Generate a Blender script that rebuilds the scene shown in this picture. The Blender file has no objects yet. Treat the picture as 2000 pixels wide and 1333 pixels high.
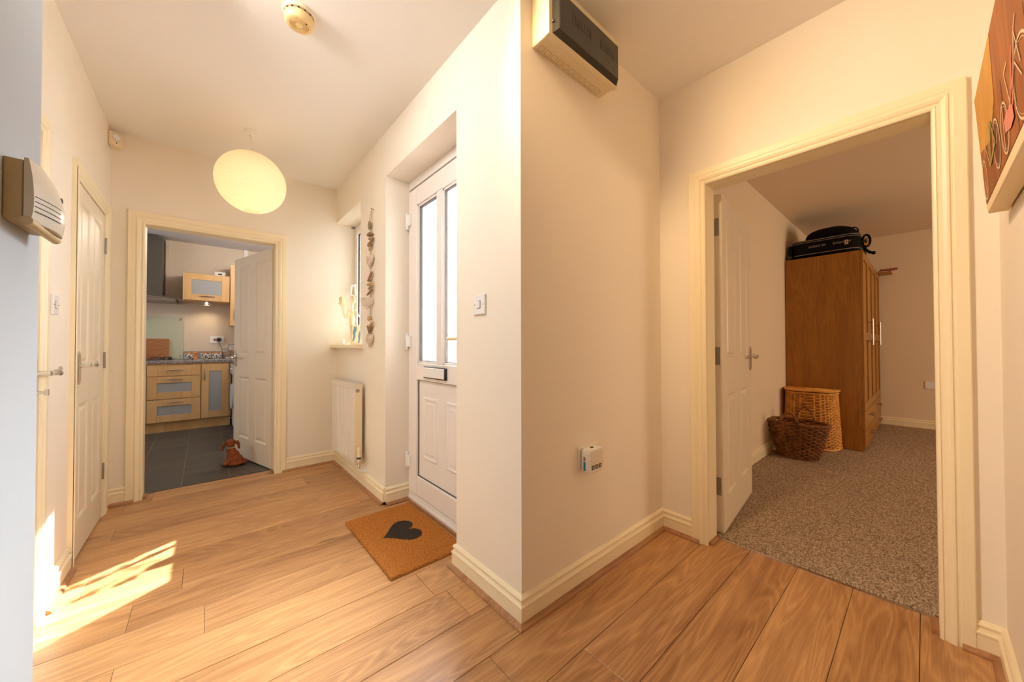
import bpy, bmesh, math, random
from mathutils import Vector, Matrix, noise
random.seed(7)
PI = math.pi
SC = bpy.context.scene
COL = SC.collection

# ------------------------------------------------------------------ camera
cam_d = bpy.data.cameras.new('camera')
cam = bpy.data.objects.new('camera', cam_d)
COL.objects.link(cam)
yaw, pitch, roll = math.radians(49.1815), math.radians(.7486), math.radians(-.1212)
Fv = Vector((math.cos(yaw)*math.cos(pitch), math.sin(yaw)*math.cos(pitch), math.sin(pitch)))
Rv = Fv.cross(Vector((0, 0, 1))).normalized()
Uv = Rv.cross(Fv)
R2 = Rv*math.cos(roll)+Uv*math.sin(roll)
U2 = Uv*math.cos(roll)-Rv*math.sin(roll)
mt = Matrix((R2, U2, -Fv)).transposed().to_4x4()
mt.translation = Vector((0, 0, 1.06))
cam.matrix_world = mt
cam_d.sensor_width = 36
cam_d.lens = 695.37/2000*36
cam_d.clip_start = .02
SC.camera = cam

# ------------------------------------------------------------------ view, world, sun, large lights
SC.view_settings.view_transform = 'Standard'
SC.view_settings.look = 'None'
SC.view_settings.gamma = 1
SC.view_settings.use_curve_mapping = False
SC.view_settings.exposure = 0.14
SC.cycles.max_bounces = 14
SC.cycles.diffuse_bounces = 8
SC.cycles.glossy_bounces = 4
SC.cycles.transmission_bounces = 8
SC.cycles.transparent_max_bounces = 12
SC.cycles.sample_clamp_indirect = 6
SC.cycles.use_denoising = True
world = bpy.data.worlds.new('world')
SC.world = world
world.use_nodes = True
wn = world.node_tree
bgn = wn.nodes['Background']
bgn.inputs[0].default_value = (.64, .82, 1, 1)
bgn.inputs[1].default_value = 10.5


def light(name, kind, energy, color, loc, direction=None, **kw):
    d = bpy.data.lights.new(name, kind)
    d.energy = energy
    d.color = color
    for k, v in kw.items():
        setattr(d, k, v)
    o = bpy.data.objects.new(name, d)
    COL.objects.link(o)
    o.location = loc
    if direction is not None:
        o.rotation_euler = Vector(direction).to_track_quat('-Z', 'Y').to_euler()
    return o


light('sun', 'SUN', 70, (1, .98, .96), (6, 6, 8), (-1, -.62, -1.09), angle=math.radians(.6))
# daylight entering through the windows the camera cannot see
light('kitchen_window_light', 'AREA', 14, (.92, .94, 1), (-2.1, 5.2, 1.5), (1, 0, .12), shape='RECTANGLE', size=1.2, size_y=1.1)
light('kitchen_fill', 'POINT', 28, (1, .90, .78), (.62, 5.3, 2.25), None, shadow_soft_size=.15)  # added fill for the kitchen back wall, no fixture there
light('door_glow_fill', 'AREA', 80, (.93, .97, 1), (1.07+.62, 1.93+.385, 1.5+.68), (-1, -.62, -1.09), shape='RECTANGLE', size=.7, size_y=.9, spread=math.radians(60))  # added lamp outside, stands in for sun scattered by the frosted glass
light('bedroom_window_light', 'AREA', 46, (1, .78, .54), (4.6, -2.85, 1.4), (0, 1, 0), shape='RECTANGLE', size=1.6, size_y=1.1)
# added fills out of frame, not known lamps: pier first, then bedroom wall
light('pier_fill', 'AREA', 16, (1, .98, .94), (-.22, 1.52, 2.40), (1, -.45, -1.05), shape='RECTANGLE', size=.45, size_y=.35)
light('bedroom_wall_fill', 'SPOT', 95, (1, .68, .36), (.50, .93, 2.44), (1, -.62, -.75), spot_size=1.75, spot_blend=1, shadow_soft_size=.12)  # added warm spot to brighten the bedroom door wall
# sampling portals over the openings to the sky
for nm, loc, sx, sy in (('door_portal', (1.30, 1.92, 1.3), .9, 2.1), ('window_portal', (1.30, 3.22, 1.65), .8, 1.2)):
    p = light(nm, 'AREA', 1, (1, 1, 1), loc, (-1, 0, 0), shape='RECTANGLE', size=sx, size_y=sy)
    p.data.cycles.is_portal = True

# ------------------------------------------------------------------ materials


def srgb(r, g, b):
    f = lambda c: (c/255/12.92) if c/255 <= .04045 else ((c/255+.055)/1.055)**2.4
    return (f(r), f(g), f(b), 1)


def mat(name, col, rough=.5, metal=0, bump=0, bscale=80, spec=.5, var=0, vscale=6, **kw):
    m = bpy.data.materials.new(name)
    m.use_nodes = True
    nt = m.node_tree
    b = nt.nodes['Principled BSDF']
    col = tuple(col) if len(col) == 4 else (*col, 1)
    b.inputs['Base Color'].default_value = col
    b.inputs['Roughness'].default_value = rough
    b.inputs['Metallic'].default_value = metal
    b.inputs['Specular IOR Level'].default_value = spec
    for k, v in kw.items():
        b.inputs[k.replace('_', ' ')].default_value = v
    tc = nt.nodes.new('ShaderNodeTexCoord')
    if var:
        n = nt.nodes.new('ShaderNodeTexNoise')
        n.inputs['Scale'].default_value = vscale
        n.inputs['Detail'].default_value = 4
        nt.links.new(tc.outputs['Object'], n.inputs['Vector'])
        r = nt.nodes.new('ShaderNodeValToRGB')
        r.color_ramp.elements[0].position = .3
        r.color_ramp.elements[1].position = .7
        r.color_ramp.elements[0].color = (*[c*(1-var) for c in col[:3]], 1)
        r.color_ramp.elements[1].color = (*[min(1, c*(1+var)) for c in col[:3]], 1)
        nt.links.new(n.outputs['Fac'], r.inputs['Fac'])
        nt.links.new(r.outputs['Color'], b.inputs['Base Color'])
    if bump:
        n = nt.nodes.new('ShaderNodeTexNoise')
        n.inputs['Scale'].default_value = bscale
        n.inputs['Detail'].default_value = 3
        nt.links.new(tc.outputs['Object'], n.inputs['Vector'])
        bp = nt.nodes.new('ShaderNodeBump')
        bp.inputs['Strength'].default_value = bump
        bp.inputs['Distance'].default_value = .002
        nt.links.new(n.outputs['Fac'], bp.inputs['Height'])
        nt.links.new(bp.outputs['Normal'], b.inputs['Normal'])
    return m


def wood(name, dark, light_, axis=0, scale=1.0, rough=.4, per_object=.0, knots=False, ring=2.2, bump=.15, figure=.22):
    m = bpy.data.materials.new(name)
    m.use_nodes = True
    nt = m.node_tree
    L = nt.links.new
    N = nt.nodes.new
    b = nt.nodes['Principled BSDF']
    tc = N('ShaderNodeTexCoord')
    oi = N('ShaderNodeObjectInfo')
    off = N('ShaderNodeVectorMath')
    off.operation = 'MULTIPLY_ADD'
    cmb = N('ShaderNodeCombineXYZ')
    for i in range(3):
        L(oi.outputs['Random'], cmb.inputs[i])
    L(cmb.outputs[0], off.inputs[0])
    off.inputs[1].default_value = (37, 53, 71)
    L(tc.outputs['Object'], off.inputs[2])
    st = [14.0, 14.0, 14.0]
    st[axis] = 1.3
    mp = N('ShaderNodeMapping')
    mp.inputs['Scale'].default_value = [s*scale for s in st]
    L(off.outputs[0], mp.inputs['Vector'])
    # broad cathedral figure: bands of a warped field
    n1 = N('ShaderNodeTexNoise')
    n1.inputs['Scale'].default_value = .55
    n1.inputs['Detail'].default_value = 2.5
    n1.inputs['Distortion'].default_value = .6
    L(mp.outputs[0], n1.inputs['Vector'])
    mul = N('ShaderNodeMath')
    mul.operation = 'MULTIPLY'
    mul.inputs[1].default_value = ring*9
    L(n1.outputs['Fac'], mul.inputs[0])
    fr = N('ShaderNodeMath')
    fr.operation = 'PINGPONG'
    fr.inputs[1].default_value = 1
    L(mul.outputs[0], fr.inputs[0])
    # fine pores
    mp2 = N('ShaderNodeMapping')
    st2 = [260.0]*3
    st2[axis] = 9.0
    mp2.inputs['Scale'].default_value = [s*scale for s in st2]
    L(off.outputs[0], mp2.inputs['Vector'])
    n2 = N('ShaderNodeTexNoise')
    n2.inputs['Scale'].default_value = 1
    n2.inputs['Detail'].default_value = 3
    L(mp2.outputs[0], n2.inputs['Vector'])
    # mottling
    n3 = N('ShaderNodeTexNoise')
    n3.inputs['Scale'].default_value = .9
    n3.inputs['Detail'].default_value = 5
    L(mp.outputs[0], n3.inputs['Vector'])

    def mth(op, a, bb):
        q = N('ShaderNodeMath')
        q.operation = op
        for i, v in enumerate((a, bb)):
            if isinstance(v, (int, float)):
                q.inputs[i].default_value = v
            else:
                L(v, q.inputs[i])
        return q.outputs[0]
    f = mth('ADD', mth('MULTIPLY', mth('POWER', fr.outputs[0], 1.6), figure), mth('MULTIPLY', n2.outputs['Fac'], .42))
    f = mth('ADD', f, mth('MULTIPLY', n3.outputs['Fac'], .55))
    f = mth('SUBTRACT', f, .06)
    if per_object:
        f = mth('ADD', f, mth('MULTIPLY', mth('SUBTRACT', oi.outputs['Random'], .5), per_object))
    rp = N('ShaderNodeValToRGB')
    rp.color_ramp.elements[0].position = .12
    rp.color_ramp.elements[1].position = .88
    rp.color_ramp.elements[0].color = dark
    rp.color_ramp.elements[1].color = light_
    L(f, rp.inputs['Fac'])
    out = rp.outputs['Color']
    if knots:
        v = N('ShaderNodeTexVoronoi')
        v.inputs['Scale'].default_value = 1.0
        mp3 = N('ShaderNodeMapping')
        s3 = [4.6, 4.6, 4.6]
        s3[axis] = 2.2
        mp3.inputs['Scale'].default_value = s3
        L(off.outputs[0], mp3.inputs['Vector'])
        wp = N('ShaderNodeVectorMath')
        wp.operation = 'ADD'
        nz = N('ShaderNodeTexNoise')
        nz.inputs['Scale'].default_value = 8
        sc = N('ShaderNodeVectorMath')
        sc.operation = 'SCALE'
        sc.inputs['Scale'].default_value = .12
        L(mp3.outputs[0], nz.inputs['Vector'])
        L(nz.outputs['Color'], sc.inputs[0])
        L(mp3.outputs[0], wp.inputs[0])
        L(sc.outputs[0], wp.inputs[1])
        L(wp.outputs[0], v.inputs['Vector'])
        k = N('ShaderNodeValToRGB')
        k.color_ramp.elements[0].position = .025
        k.color_ramp.elements[0].color = (1, 1, 1, 1)
        k.color_ramp.elements[1].position = .13
        k.color_ramp.elements[1].color = (0, 0, 0, 1)
        L(v.outputs['Distance'], k.inputs['Fac'])
        gate = mth('LESS_THAN', mth('ABSOLUTE', v.outputs['Color'], 0), .33)
        sx = N('ShaderNodeSeparateColor')
        L(v.outputs['Color'], sx.inputs[0])
        gate = mth('LESS_THAN', sx.outputs[0], .50)
        mx = N('ShaderNodeMixRGB')
        mx.inputs[2].default_value = srgb(78, 52, 34)
        L(mth('MULTIPLY', mth('MULTIPLY', k.outputs['Color'], gate), .85), mx.inputs[0])
        L(out, mx.inputs[1])
        out = mx.outputs[0]
    L(out, b.inputs['Base Color'])
    b.inputs['Roughness'].default_value = rough
    if bump:
        bp = N('ShaderNodeBump')
        bp.inputs['Strength'].default_value = bump
        bp.inputs['Distance'].default_value = .001
        L(n2.outputs['Fac'], bp.inputs['Height'])
        L(bp.outputs['Normal'], b.inputs['Normal'])
    return m


def speckle(name, cols, scale, rough=.5, bump=0, dist=.002):
    m = bpy.data.materials.new(name)
    m.use_nodes = True
    nt = m.node_tree
    L = nt.links.new
    N = nt.nodes.new
    b = nt.nodes['Principled BSDF']
    tc = N('ShaderNodeTexCoord')
    n = N('ShaderNodeTexNoise')
    n.inputs['Scale'].default_value = scale
    n.inputs['Detail'].default_value = 3
    n.inputs['Roughness'].default_value = .75
    L(tc.outputs['Object'], n.inputs['Vector'])
    r = N('ShaderNodeValToRGB')
    cr = r.color_ramp
    while len(cr.elements) < len(cols):
        cr.elements.new(.5)
    for i, (p, c) in enumerate(cols):
        cr.elements[i].position = p
        cr.elements[i].color = c
    L(n.outputs['Fac'], r.inputs['Fac'])
    L(r.outputs['Color'], b.inputs['Base Color'])
    b.inputs['Roughness'].default_value = rough
    if bump:
        bp = N('ShaderNodeBump')
        bp.inputs['Strength'].default_value = bump
        bp.inputs['Distance'].default_value = dist
        L(n.outputs['Fac'], bp.inputs['Height'])
        L(bp.outputs['Normal'], b.inputs['Normal'])
    return m


def nodes_mat(name):
    m = bpy.data.materials.new(name)
    m.use_nodes = True
    m.node_tree.nodes.remove(m.node_tree.nodes['Principled BSDF'])
    return m, m.node_tree, m.node_tree.nodes['Material Output']


M = {}
M['wall'] = mat('wall_paint', (.86, .795, .695), .9, bump=.10, bscale=220, spec=.2)
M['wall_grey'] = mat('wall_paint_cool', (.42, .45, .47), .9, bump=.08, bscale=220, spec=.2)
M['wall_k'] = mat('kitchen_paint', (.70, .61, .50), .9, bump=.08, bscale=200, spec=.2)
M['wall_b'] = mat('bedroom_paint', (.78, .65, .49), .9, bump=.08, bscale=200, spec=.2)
M['ceil'] = mat('ceiling_paint', (.86, .83, .79), .95, bump=.05, bscale=150, spec=.1)
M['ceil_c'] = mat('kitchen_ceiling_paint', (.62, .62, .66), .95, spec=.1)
M['wood_w'] = mat('cream_gloss', (.88, .78, .56), .38)
M['door_w'] = mat('door_paint', (.80, .71, .56), .42)
M['upvc'] = mat('white_upvc', (.83, .79, .77), .3)
M['plastic'] = mat('white_plastic', (.80, .74, .66), .35)
M['plastic_y'] = mat('aged_cream_plastic', (.76, .55, .26), .4)
M['plastic_c'] = mat('cream_plastic', (.78, .66, .44), .35)
M['oak'] = wood('oak_laminate', srgb(128, 82, 46), srgb(220, 172, 118), 0, 1, .33, .20, True, bump=.05, figure=.20, ring=3.6)
M['bead'] = wood('oak_bead', srgb(120, 76, 48), srgb(196, 146, 102), 0, 1.6, .4, bump=.05)
M['wardrobe'] = wood('oak_veneer', srgb(128, 80, 16), srgb(182, 126, 40), 2, 1.1, .38, ring=2.6, bump=.05)
M['birch'] = wood('birch_veneer', srgb(196, 150, 94), srgb(226, 188, 134), 2, .8, .4, ring=.6, bump=.02)
M['board'] = wood('bamboo', srgb(120, 74, 38), srgb(186, 126, 76), 0, 1.4, .5, bump=.05)
M['turned'] = wood('beech', srgb(176, 106, 50), srgb(224, 156, 90), 2, 2, .45, bump=.03)
M['drift'] = wood('driftwood', srgb(112, 84, 54), srgb(206, 172, 130), 0, 6, .9, .5, bump=.4)
M['heart'] = mat('whitewashed_wood', (.62, .52, .42), .85, bump=.3, bscale=90, var=.2, vscale=30)
M['jute'] = mat('jute', srgb(150, 112, 70), .95)
M['chrome'] = mat('chrome', (.72, .70, .67), .18, 1)
M['steel'] = mat('brushed_steel', (.33, .30, .27), .34, 1)
M['steel_hood'] = mat('hood_steel', (.10, .088, .070), .5, .2)
M['hinge'] = mat('hinge_steel', (.36, .33, .28), .42, .9)
M['black'] = mat('black_plastic', (.018, .018, .018), .4)
M['blacksoft'] = mat('black_nylon', (.006, .006, .006), .9, bump=.4, bscale=500, spec=.15)
M['grey_gap'] = mat('dark_gasket', (.07, .06, .055), .7)
M['smoke'] = mat('smoked_cover', (.055, .052, .045), .22)
M['frost'] = mat('frosted_panel', (.36, .37, .38), .35)
M['slate'] = wood('slate_tile', srgb(52, 50, 48), srgb(92, 86, 78), 0, .5, .45, .15, ring=.5, bump=.1)
M['grout'] = mat('grout', srgb(140, 130, 112), .9)
M['subfloor'] = mat('subfloor', srgb(74, 46, 26), .9)
M['granite'] = speckle('granite_laminate', [(.40, srgb(40, 36, 38)), (.46, srgb(96, 88, 88)), (.52, srgb(196, 190, 190)), (.6, srgb(120, 110, 108))], 110, .3)
M['carpet'] = speckle('carpet_pile', [(.34, srgb(96, 78, 62)), (.48, srgb(160, 136, 112)), (.60, srgb(220, 198, 174))], 140, 1, .9, .01)
M['coir'] = speckle('coir', [(.32, srgb(104, 54, 12)), (.5, srgb(184, 110, 34)), (.66, srgb(228, 160, 76))], 330, 1, .9, .004)
M['coir_dark'] = speckle('coir_dark', [(.3, srgb(22, 18, 14)), (.6, srgb(62, 52, 42)), (.7, srgb(110, 84, 50))], 330, 1, .9, .004)
M['wicker_d'] = mat('brown_wicker', srgb(136, 90, 50), .6, var=.5, vscale=16)
M['wicker_l'] = mat('golden_wicker', srgb(226, 166, 88), .55, var=.25, vscale=18)
M['dark_in'] = mat('dark_inside', (.02, .012, .006), .9)
M['gold'] = mat('pale_gold', (.86, .72, .44), .3, .6)
M['white'] = mat('white_gloss', (.85, .85, .85), .25)
M['wm'] = mat('white_enamel', (.55, .58, .62), .3)
M['fur'] = mat('russet_plush', srgb(140, 72, 36), .95, bump=.8, bscale=160, var=.35, vscale=30)
M['splash'] = mat('pale_glass', (.52, .55, .43), .2)
M['red'] = mat('red_plastic', srgb(150, 40, 30), .5)
M['teal'] = mat('teal_label', srgb(40, 140, 170), .5)
M['yellow'] = mat('yellow_tag', srgb(225, 170, 20), .6)
M['paper'] = mat('paper_tag', srgb(200, 180, 150), .8)
M['brick'] = mat('brick', srgb(140, 66, 50), .9, bump=.4, bscale=60, var=.2, vscale=9)
M['paving'] = mat('paving', srgb(170, 165, 158), .9, bump=.3, var=.1)
M['mortar'] = mat('mortar', srgb(130, 112, 100), .95)
M['canvas_side'] = mat('canvas_wrap', (.86, .70, .46), .8, bump=.25, bscale=500)
M['print_dark'] = wood('printed_planks', srgb(96, 46, 18), srgb(196, 122, 62), 2, .8, .6, ring=.6)
M['print_yellow'] = mat('print_yellow', srgb(214, 160, 74), .6, var=.15)
M['print_line'] = mat('print_white', srgb(236, 206, 176), .6)
M['print_green'] = mat('print_green', srgb(164, 160, 88), .6)
M['print_pink'] = mat('print_pink', srgb(222, 140, 124), .6)
M['print_brown'] = mat('print_brown', srgb(120, 66, 36), .6)
M['cat'] = mat('slate_blue', srgb(96, 128, 138), .7)
M['card'] = mat('beige_card', srgb(226, 196, 164), .8)
M['flake_w'] = mat('pottery_white', (.62, .60, .56), .35)
M['flake_d'] = mat('pottery_grey', (.12, .12, .13), .35)
M['pasta'] = mat('dry_pasta', srgb(176, 120, 52), .7, var=.4, vscale=60)

m, nt, o_ = nodes_mat('clear_glass')
t = nt.nodes.new('ShaderNodeBsdfTransparent')
g = nt.nodes.new('ShaderNodeBsdfGlossy')
g.inputs['Roughness'].default_value = .02
mx = nt.nodes.new('ShaderNodeMixShader')
mx.inputs[0].default_value = .06
t.inputs[0].default_value = (.60, .62, .62, 1)
nt.links.new(t.outputs[0], mx.inputs[1])
nt.links.new(g.outputs[0], mx.inputs[2])
nt.links.new(mx.outputs[0], o_.inputs[0])
M['glass'] = m
m, nt, o_ = nodes_mat('frosted_door_glass')
t = nt.nodes.new('ShaderNodeBsdfTranslucent')
t.inputs[0].default_value = (.93, .95, .97, 1)
r = nt.nodes.new('ShaderNodeBsdfRefraction')
r.inputs['Roughness'].default_value = .36
r.inputs['IOR'].default_value = 1.25
r.inputs[0].default_value = (.97, .98, 1, 1)
tc = nt.nodes.new('ShaderNodeTexCoord')
n = nt.nodes.new('ShaderNodeTexNoise')
n.inputs['Scale'].default_value = 220
bp = nt.nodes.new('ShaderNodeBump')
bp.inputs['Strength'].default_value = .5
bp.inputs['Distance'].default_value = .003
nt.links.new(tc.outputs['Object'], n.inputs['Vector'])
nt.links.new(n.outputs['Fac'], bp.inputs['Height'])
nt.links.new(bp.outputs['Normal'], r.inputs['Normal'])
mx = nt.nodes.new('ShaderNodeMixShader')
mx.inputs[0].default_value = .93
nt.links.new(t.outputs[0], mx.inputs[1])
nt.links.new(r.outputs[0], mx.inputs[2])
tr = nt.nodes.new('ShaderNodeBsdfTransparent')
mx2 = nt.nodes.new('ShaderNodeMixShader')
mx2.inputs[0].default_value = .34
nt.links.new(mx.outputs[0], mx2.inputs[1])
nt.links.new(tr.outputs[0], mx2.inputs[2])
nt.links.new(mx2.outputs[0], o_.inputs[0])
M['frosted'] = m
m, nt, o_ = nodes_mat('clear_back_face')
t = nt.nodes.new('ShaderNodeBsdfTransparent')
nt.links.new(t.outputs[0], o_.inputs[0])
M['clear'] = m
m, nt, o_ = nodes_mat('rice_paper')
t = nt.nodes.new('ShaderNodeBsdfTranslucent')
t.inputs[0].default_value = (.95, .84, .66, 1)
d = nt.nodes.new('ShaderNodeBsdfDiffuse')
d.inputs[0].default_value = (.90, .80, .64, 1)
mx = nt.nodes.new('ShaderNodeMixShader')
mx.inputs[0].default_value = .55
nt.links.new(t.outputs[0], mx.inputs[1])
nt.links.new(d.outputs[0], mx.inputs[2])
nt.links.new(mx.outputs[0], o_.inputs[0])
M['paper_shade'] = m


def emit(name, col, s):
    m, nt, o_ = nodes_mat(name)
    e = nt.nodes.new('ShaderNodeEmission')
    e.inputs[0].default_value = (*col, 1)
    e.inputs[1].default_value = s
    nt.links.new(e.outputs[0], o_.inputs[0])
    return m


M['bulb'] = emit('lamp_glow', (1, .76, .46), 6)
M['spot'] = emit('downlight_glow', (1, .72, .38), 6)
m = mat('jar_glass', (.9, .9, .9), .05, Transmission_Weight=.9)
M['jar'] = m

# ------------------------------------------------------------------ mesh helper


class G:
    def __init__(s):
        s.v, s.f, s.m = [], [], []

    def add(s, vs, fs, mi=0):
        k = len(s.v)
        s.v += [tuple(v) for v in vs]
        s.f += [tuple(i+k for i in f) for f in fs]
        s.m += [mi]*len(fs)
        return s

    def box(s, x0, x1, y0, y1, z0, z1, mi=0):
        x0, x1 = min(x0, x1), max(x0, x1)
        y0, y1 = min(y0, y1), max(y0, y1)
        z0, z1 = min(z0, z1), max(z0, z1)
        vs = [(x, y, z) for z in (z0, z1) for y in (y0, y1) for x in (x0, x1)]
        return s.add(vs, [(0, 2, 3, 1), (4, 5, 7, 6), (0, 1, 5, 4), (2, 6, 7, 3), (0, 4, 6, 2), (1, 3, 7, 5)], mi)

    def prism(s, poly, a, b, mi=0, axis='z'):
        """poly 2D; extruded along axis from a to b. x: (y,z) y: (x,z) z: (x,y)"""
        def P(p, t):
            return {'z': (p[0], p[1], t), 'y': (p[0], t, p[1]), 'x': (t, p[0], p[1])}[axis]
        n = len(poly)
        vs = [P(p, a) for p in poly]+[P(p, b) for p in poly]
        fs = [(i, (i+1) % n, n+(i+1) % n, n+i) for i in range(n)]+[tuple(range(n))[::-1], tuple(range(n, 2*n))]
        return s.add(vs, fs, mi)

    def tube(s, pts, r, n=8, mi=0, closed=False, flat=1):
        pts = [Vector(p) for p in pts]
        rs = r if isinstance(r, (list, tuple)) else [r]*len(pts)
        N = len(pts)
        t0 = (pts[1]-pts[0]).normalized()
        up = Vector((0, 0, 1)) if abs(t0.z) < .9 else Vector((1, 0, 0))
        u = t0.cross(up).normalized()
        vs = []
        for i, p in enumerate(pts):
            if closed:
                t = (pts[(i+1) % N]-pts[i-1]).normalized()
            else:
                t = (pts[min(i+1, N-1)]-pts[max(i-1, 0)]).normalized()
            u = (u-t*u.dot(t))
            u = u.normalized() if u.length > 1e-6 else t.orthogonal().normalized()
            w = t.cross(u)
            for k in range(n):
                a = 2*PI*k/n
                vs.append(p+u*math.cos(a)*rs[i]+w*math.sin(a)*rs[i]*flat)
        fs = []
        for i in range(N if closed else N-1):
            j = (i+1) % N
            for k in range(n):
                l = (k+1) % n
                fs.append((i*n+k, i*n+l, j*n+l, j*n+k))
        if not closed:
            fs += [tuple(range(n))[::-1], tuple(range((N-1)*n, N*n))]
        return s.add(vs, fs, mi)

    def lathe(s, prof, c=(0, 0, 0), n=24, mi=0, axis='z', sx=1, sy=1):
        c = Vector(c)
        vs = []
        for r, h in prof:
            for k in range(n):
                a = 2*PI*k/n
                x, y = r*math.cos(a)*sx, r*math.sin(a)*sy
                vs.append(c+Vector({'z': (x, y, h), 'x': (h, x, y), 'y': (y, h, x)}[axis]))
        N = len(prof)
        fs = [(i*n+k, i*n+(k+1) % n, (i+1)*n+(k+1) % n, (i+1)*n+k) for i in range(N-1) for k in range(n)]
        if prof[0][0] > 1e-5:
            fs.append(tuple(range(n))[::-1])
        if prof[-1][0] > 1e-5:
            fs.append(tuple(range((N-1)*n, N*n)))
        return s.add(vs, fs, mi)

    def ball(s, c, r, n=16, m_=10, mi=0, rot=None):
        r = r if isinstance(r, (tuple, list)) else (r, r, r)
        vs, fs = [], []
        for i in range(m_+1):
            th = PI*i/m_
            for k in range(n):
                a = 2*PI*k/n
                p = Vector((r[0]*math.sin(th)*math.cos(a), r[1]*math.sin(th)*math.sin(a), r[2]*math.cos(th)))
                if rot:
                    p = rot @ p
                vs.append(Vector(c)+p)
        for i in range(m_):
            for k in range(n):
                fs.append((i*n+k, (i+1)*n+k, (i+1)*n+(k+1) % n, i*n+(k+1) % n))
        return s.add(vs, fs, mi)

    def sweep_plan(s, prof, path, side=1, mi=0, z0=0):
        """prof: (protrusion, height) list; path: plan polyline (wall face), mitred; side=+1: profile to the left of travel"""
        P = [Vector(p) for p in path]
        dirs = [(P[i+1]-P[i]).normalized() for i in range(len(P)-1)]
        vs = []
        for i, p in enumerate(P):
            d0 = dirs[max(i-1, 0)]
            d1 = dirs[min(i, len(dirs)-1)]
            n0 = Vector((-d0.y, d0.x))*side
            n1 = Vector((-d1.y, d1.x))*side
            b = (n0+n1)
            b = b/(b.dot(n0))
            for o, h in prof:
                q = p+b*o
                vs.append((q.x, q.y, z0+h))
        n = len(prof)
        fs = []
        for i in range(len(P)-1):
            for k in range(n):
                l = (k+1) % n
                fs.append((i*n+k, i*n+l, (i+1)*n+l, (i+1)*n+k))
        fs += [tuple(range(n)), tuple(range((len(P)-1)*n, len(P)*n))]
        return s.add(vs, fs, mi)

    def arch(s, prof, u0, u1, H, to3, mi=0):
        """door casing. prof: (distance outwards from opening edge, proud height). to3(u, z, h)"""
        n = len(prof)
        vs = []
        for st in range(4):
            for d, h in prof:
                u = u0-d if st < 2 else u1+d
                z = 0 if st in (0, 3) else H+d
                vs.append(to3(u, z, h))
        fs = [(i*n+k, i*n+(k+1) % n, (i+1)*n+(k+1) % n, (i+1)*n+k) for i in range(3) for k in range(n)]
        fs += [tuple(range(n)), tuple(range(3*n, 4*n))]
        return s.add(vs, fs, mi)


WL = {}


def components(g):
    par = list(range(len(g.v)))

    def find(a):
        while par[a] != a:
            par[a] = par[par[a]]
            a = par[a]
        return a
    for f in g.f:
        r = find(f[0])
        for v in f[1:]:
            par[find(v)] = r
    groups = {}
    for i, f in enumerate(g.f):
        groups.setdefault(find(f[0]), []).append(i)
    out = []
    for fs in groups.values():
        ids = sorted({v for i in fs for v in g.f[i]})
        mp = {v: k for k, v in enumerate(ids)}
        h = G()
        h.v = [g.v[v] for v in ids]
        h.f = [tuple(mp[v] for v in g.f[i]) for i in fs]
        h.m = [g.m[i] for i in fs]
        out.append(h)
    return out


def each(name, g, *a, **k):
    """one object per separate piece of g"""
    return [obj(name, c, *a, **k) for c in components(g)]


def obj(name, g, mats, parent=None, smooth=False, local=False, kind=None, label=None, bevel=0, angle=35):
    me = bpy.data.meshes.new(name)
    off = Vector((0, 0, 0)) if (parent is None or local) else WL[parent.name]
    me.from_pydata([tuple(Vector(v)-off) for v in g.v], [], g.f)
    if not isinstance(mats, (list, tuple)):
        mats = [mats]
    for mm in mats:
        me.materials.append(M[mm] if isinstance(mm, str) else mm)
    me.polygons.foreach_set('material_index', g.m)
    bm = bmesh.new()
    bm.from_mesh(me)
    bmesh.ops.recalc_face_normals(bm, faces=bm.faces)
    bm.to_mesh(me)
    bm.free()
    if smooth:
        me.polygons.foreach_set('use_smooth', [True]*len(me.polygons))
        try:
            me.set_sharp_from_angle(angle=math.radians(angle))
        except Exception:
            pass
    me.update()
    o = bpy.data.objects.new(name, me)
    COL.objects.link(o)
    if parent:
        o.parent = parent
        WL[o.name] = off if not local else WL.get(parent.name, Vector((0, 0, 0)))
    else:
        # put the origin at the base centre of the thing
        xs = [v.co for v in me.vertices]
        if xs:
            c = Vector(((min(v.x for v in xs)+max(v.x for v in xs))/2, (min(v.y for v in xs)+max(v.y for v in xs))/2, min(v.z for v in xs)))
            me.transform(Matrix.Translation(-c))
            o.location = c
            WL[o.name] = c
    if kind:
        o['kind'] = kind
    if label:
        o['label'] = label
    if bevel:
        b = o.modifiers.new('bevel', 'BEVEL')
        b.width = bevel
        b.segments = 2
        b.limit_method = 'ANGLE'
        b.angle_limit = math.radians(40)
        for p in me.polygons:
            p.use_smooth = True
        try:
            me.set_sharp_from_angle(angle=math.radians(50))
        except Exception:
            pass
    return o


def empty(name, loc, rz=0, label=None, cat=None, group=None, kind=None):
    o = bpy.data.objects.new(name, None)
    COL.objects.link(o)
    o.empty_display_size = .05
    o.location = loc
    o.rotation_euler = (0, 0, rz)
    WL[o.name] = Vector(loc)
    if label:
        o['label'] = label
    if cat:
        o['category'] = cat
    if group:
        o['group'] = group
    if kind:
        o['kind'] = kind
    return o


def tag(o, label, cat, group=None, kind=None):
    o['label'] = label
    o['category'] = cat
    if group:
        o['group'] = group
    if kind:
        o['kind'] = kind
    return o


def copy_tree(o, parent=None):
    c = o.copy()
    COL.objects.link(c)
    if parent:
        c.parent = parent
    for ch in list(o.children):
        copy_tree(ch, c)
    return c


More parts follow.
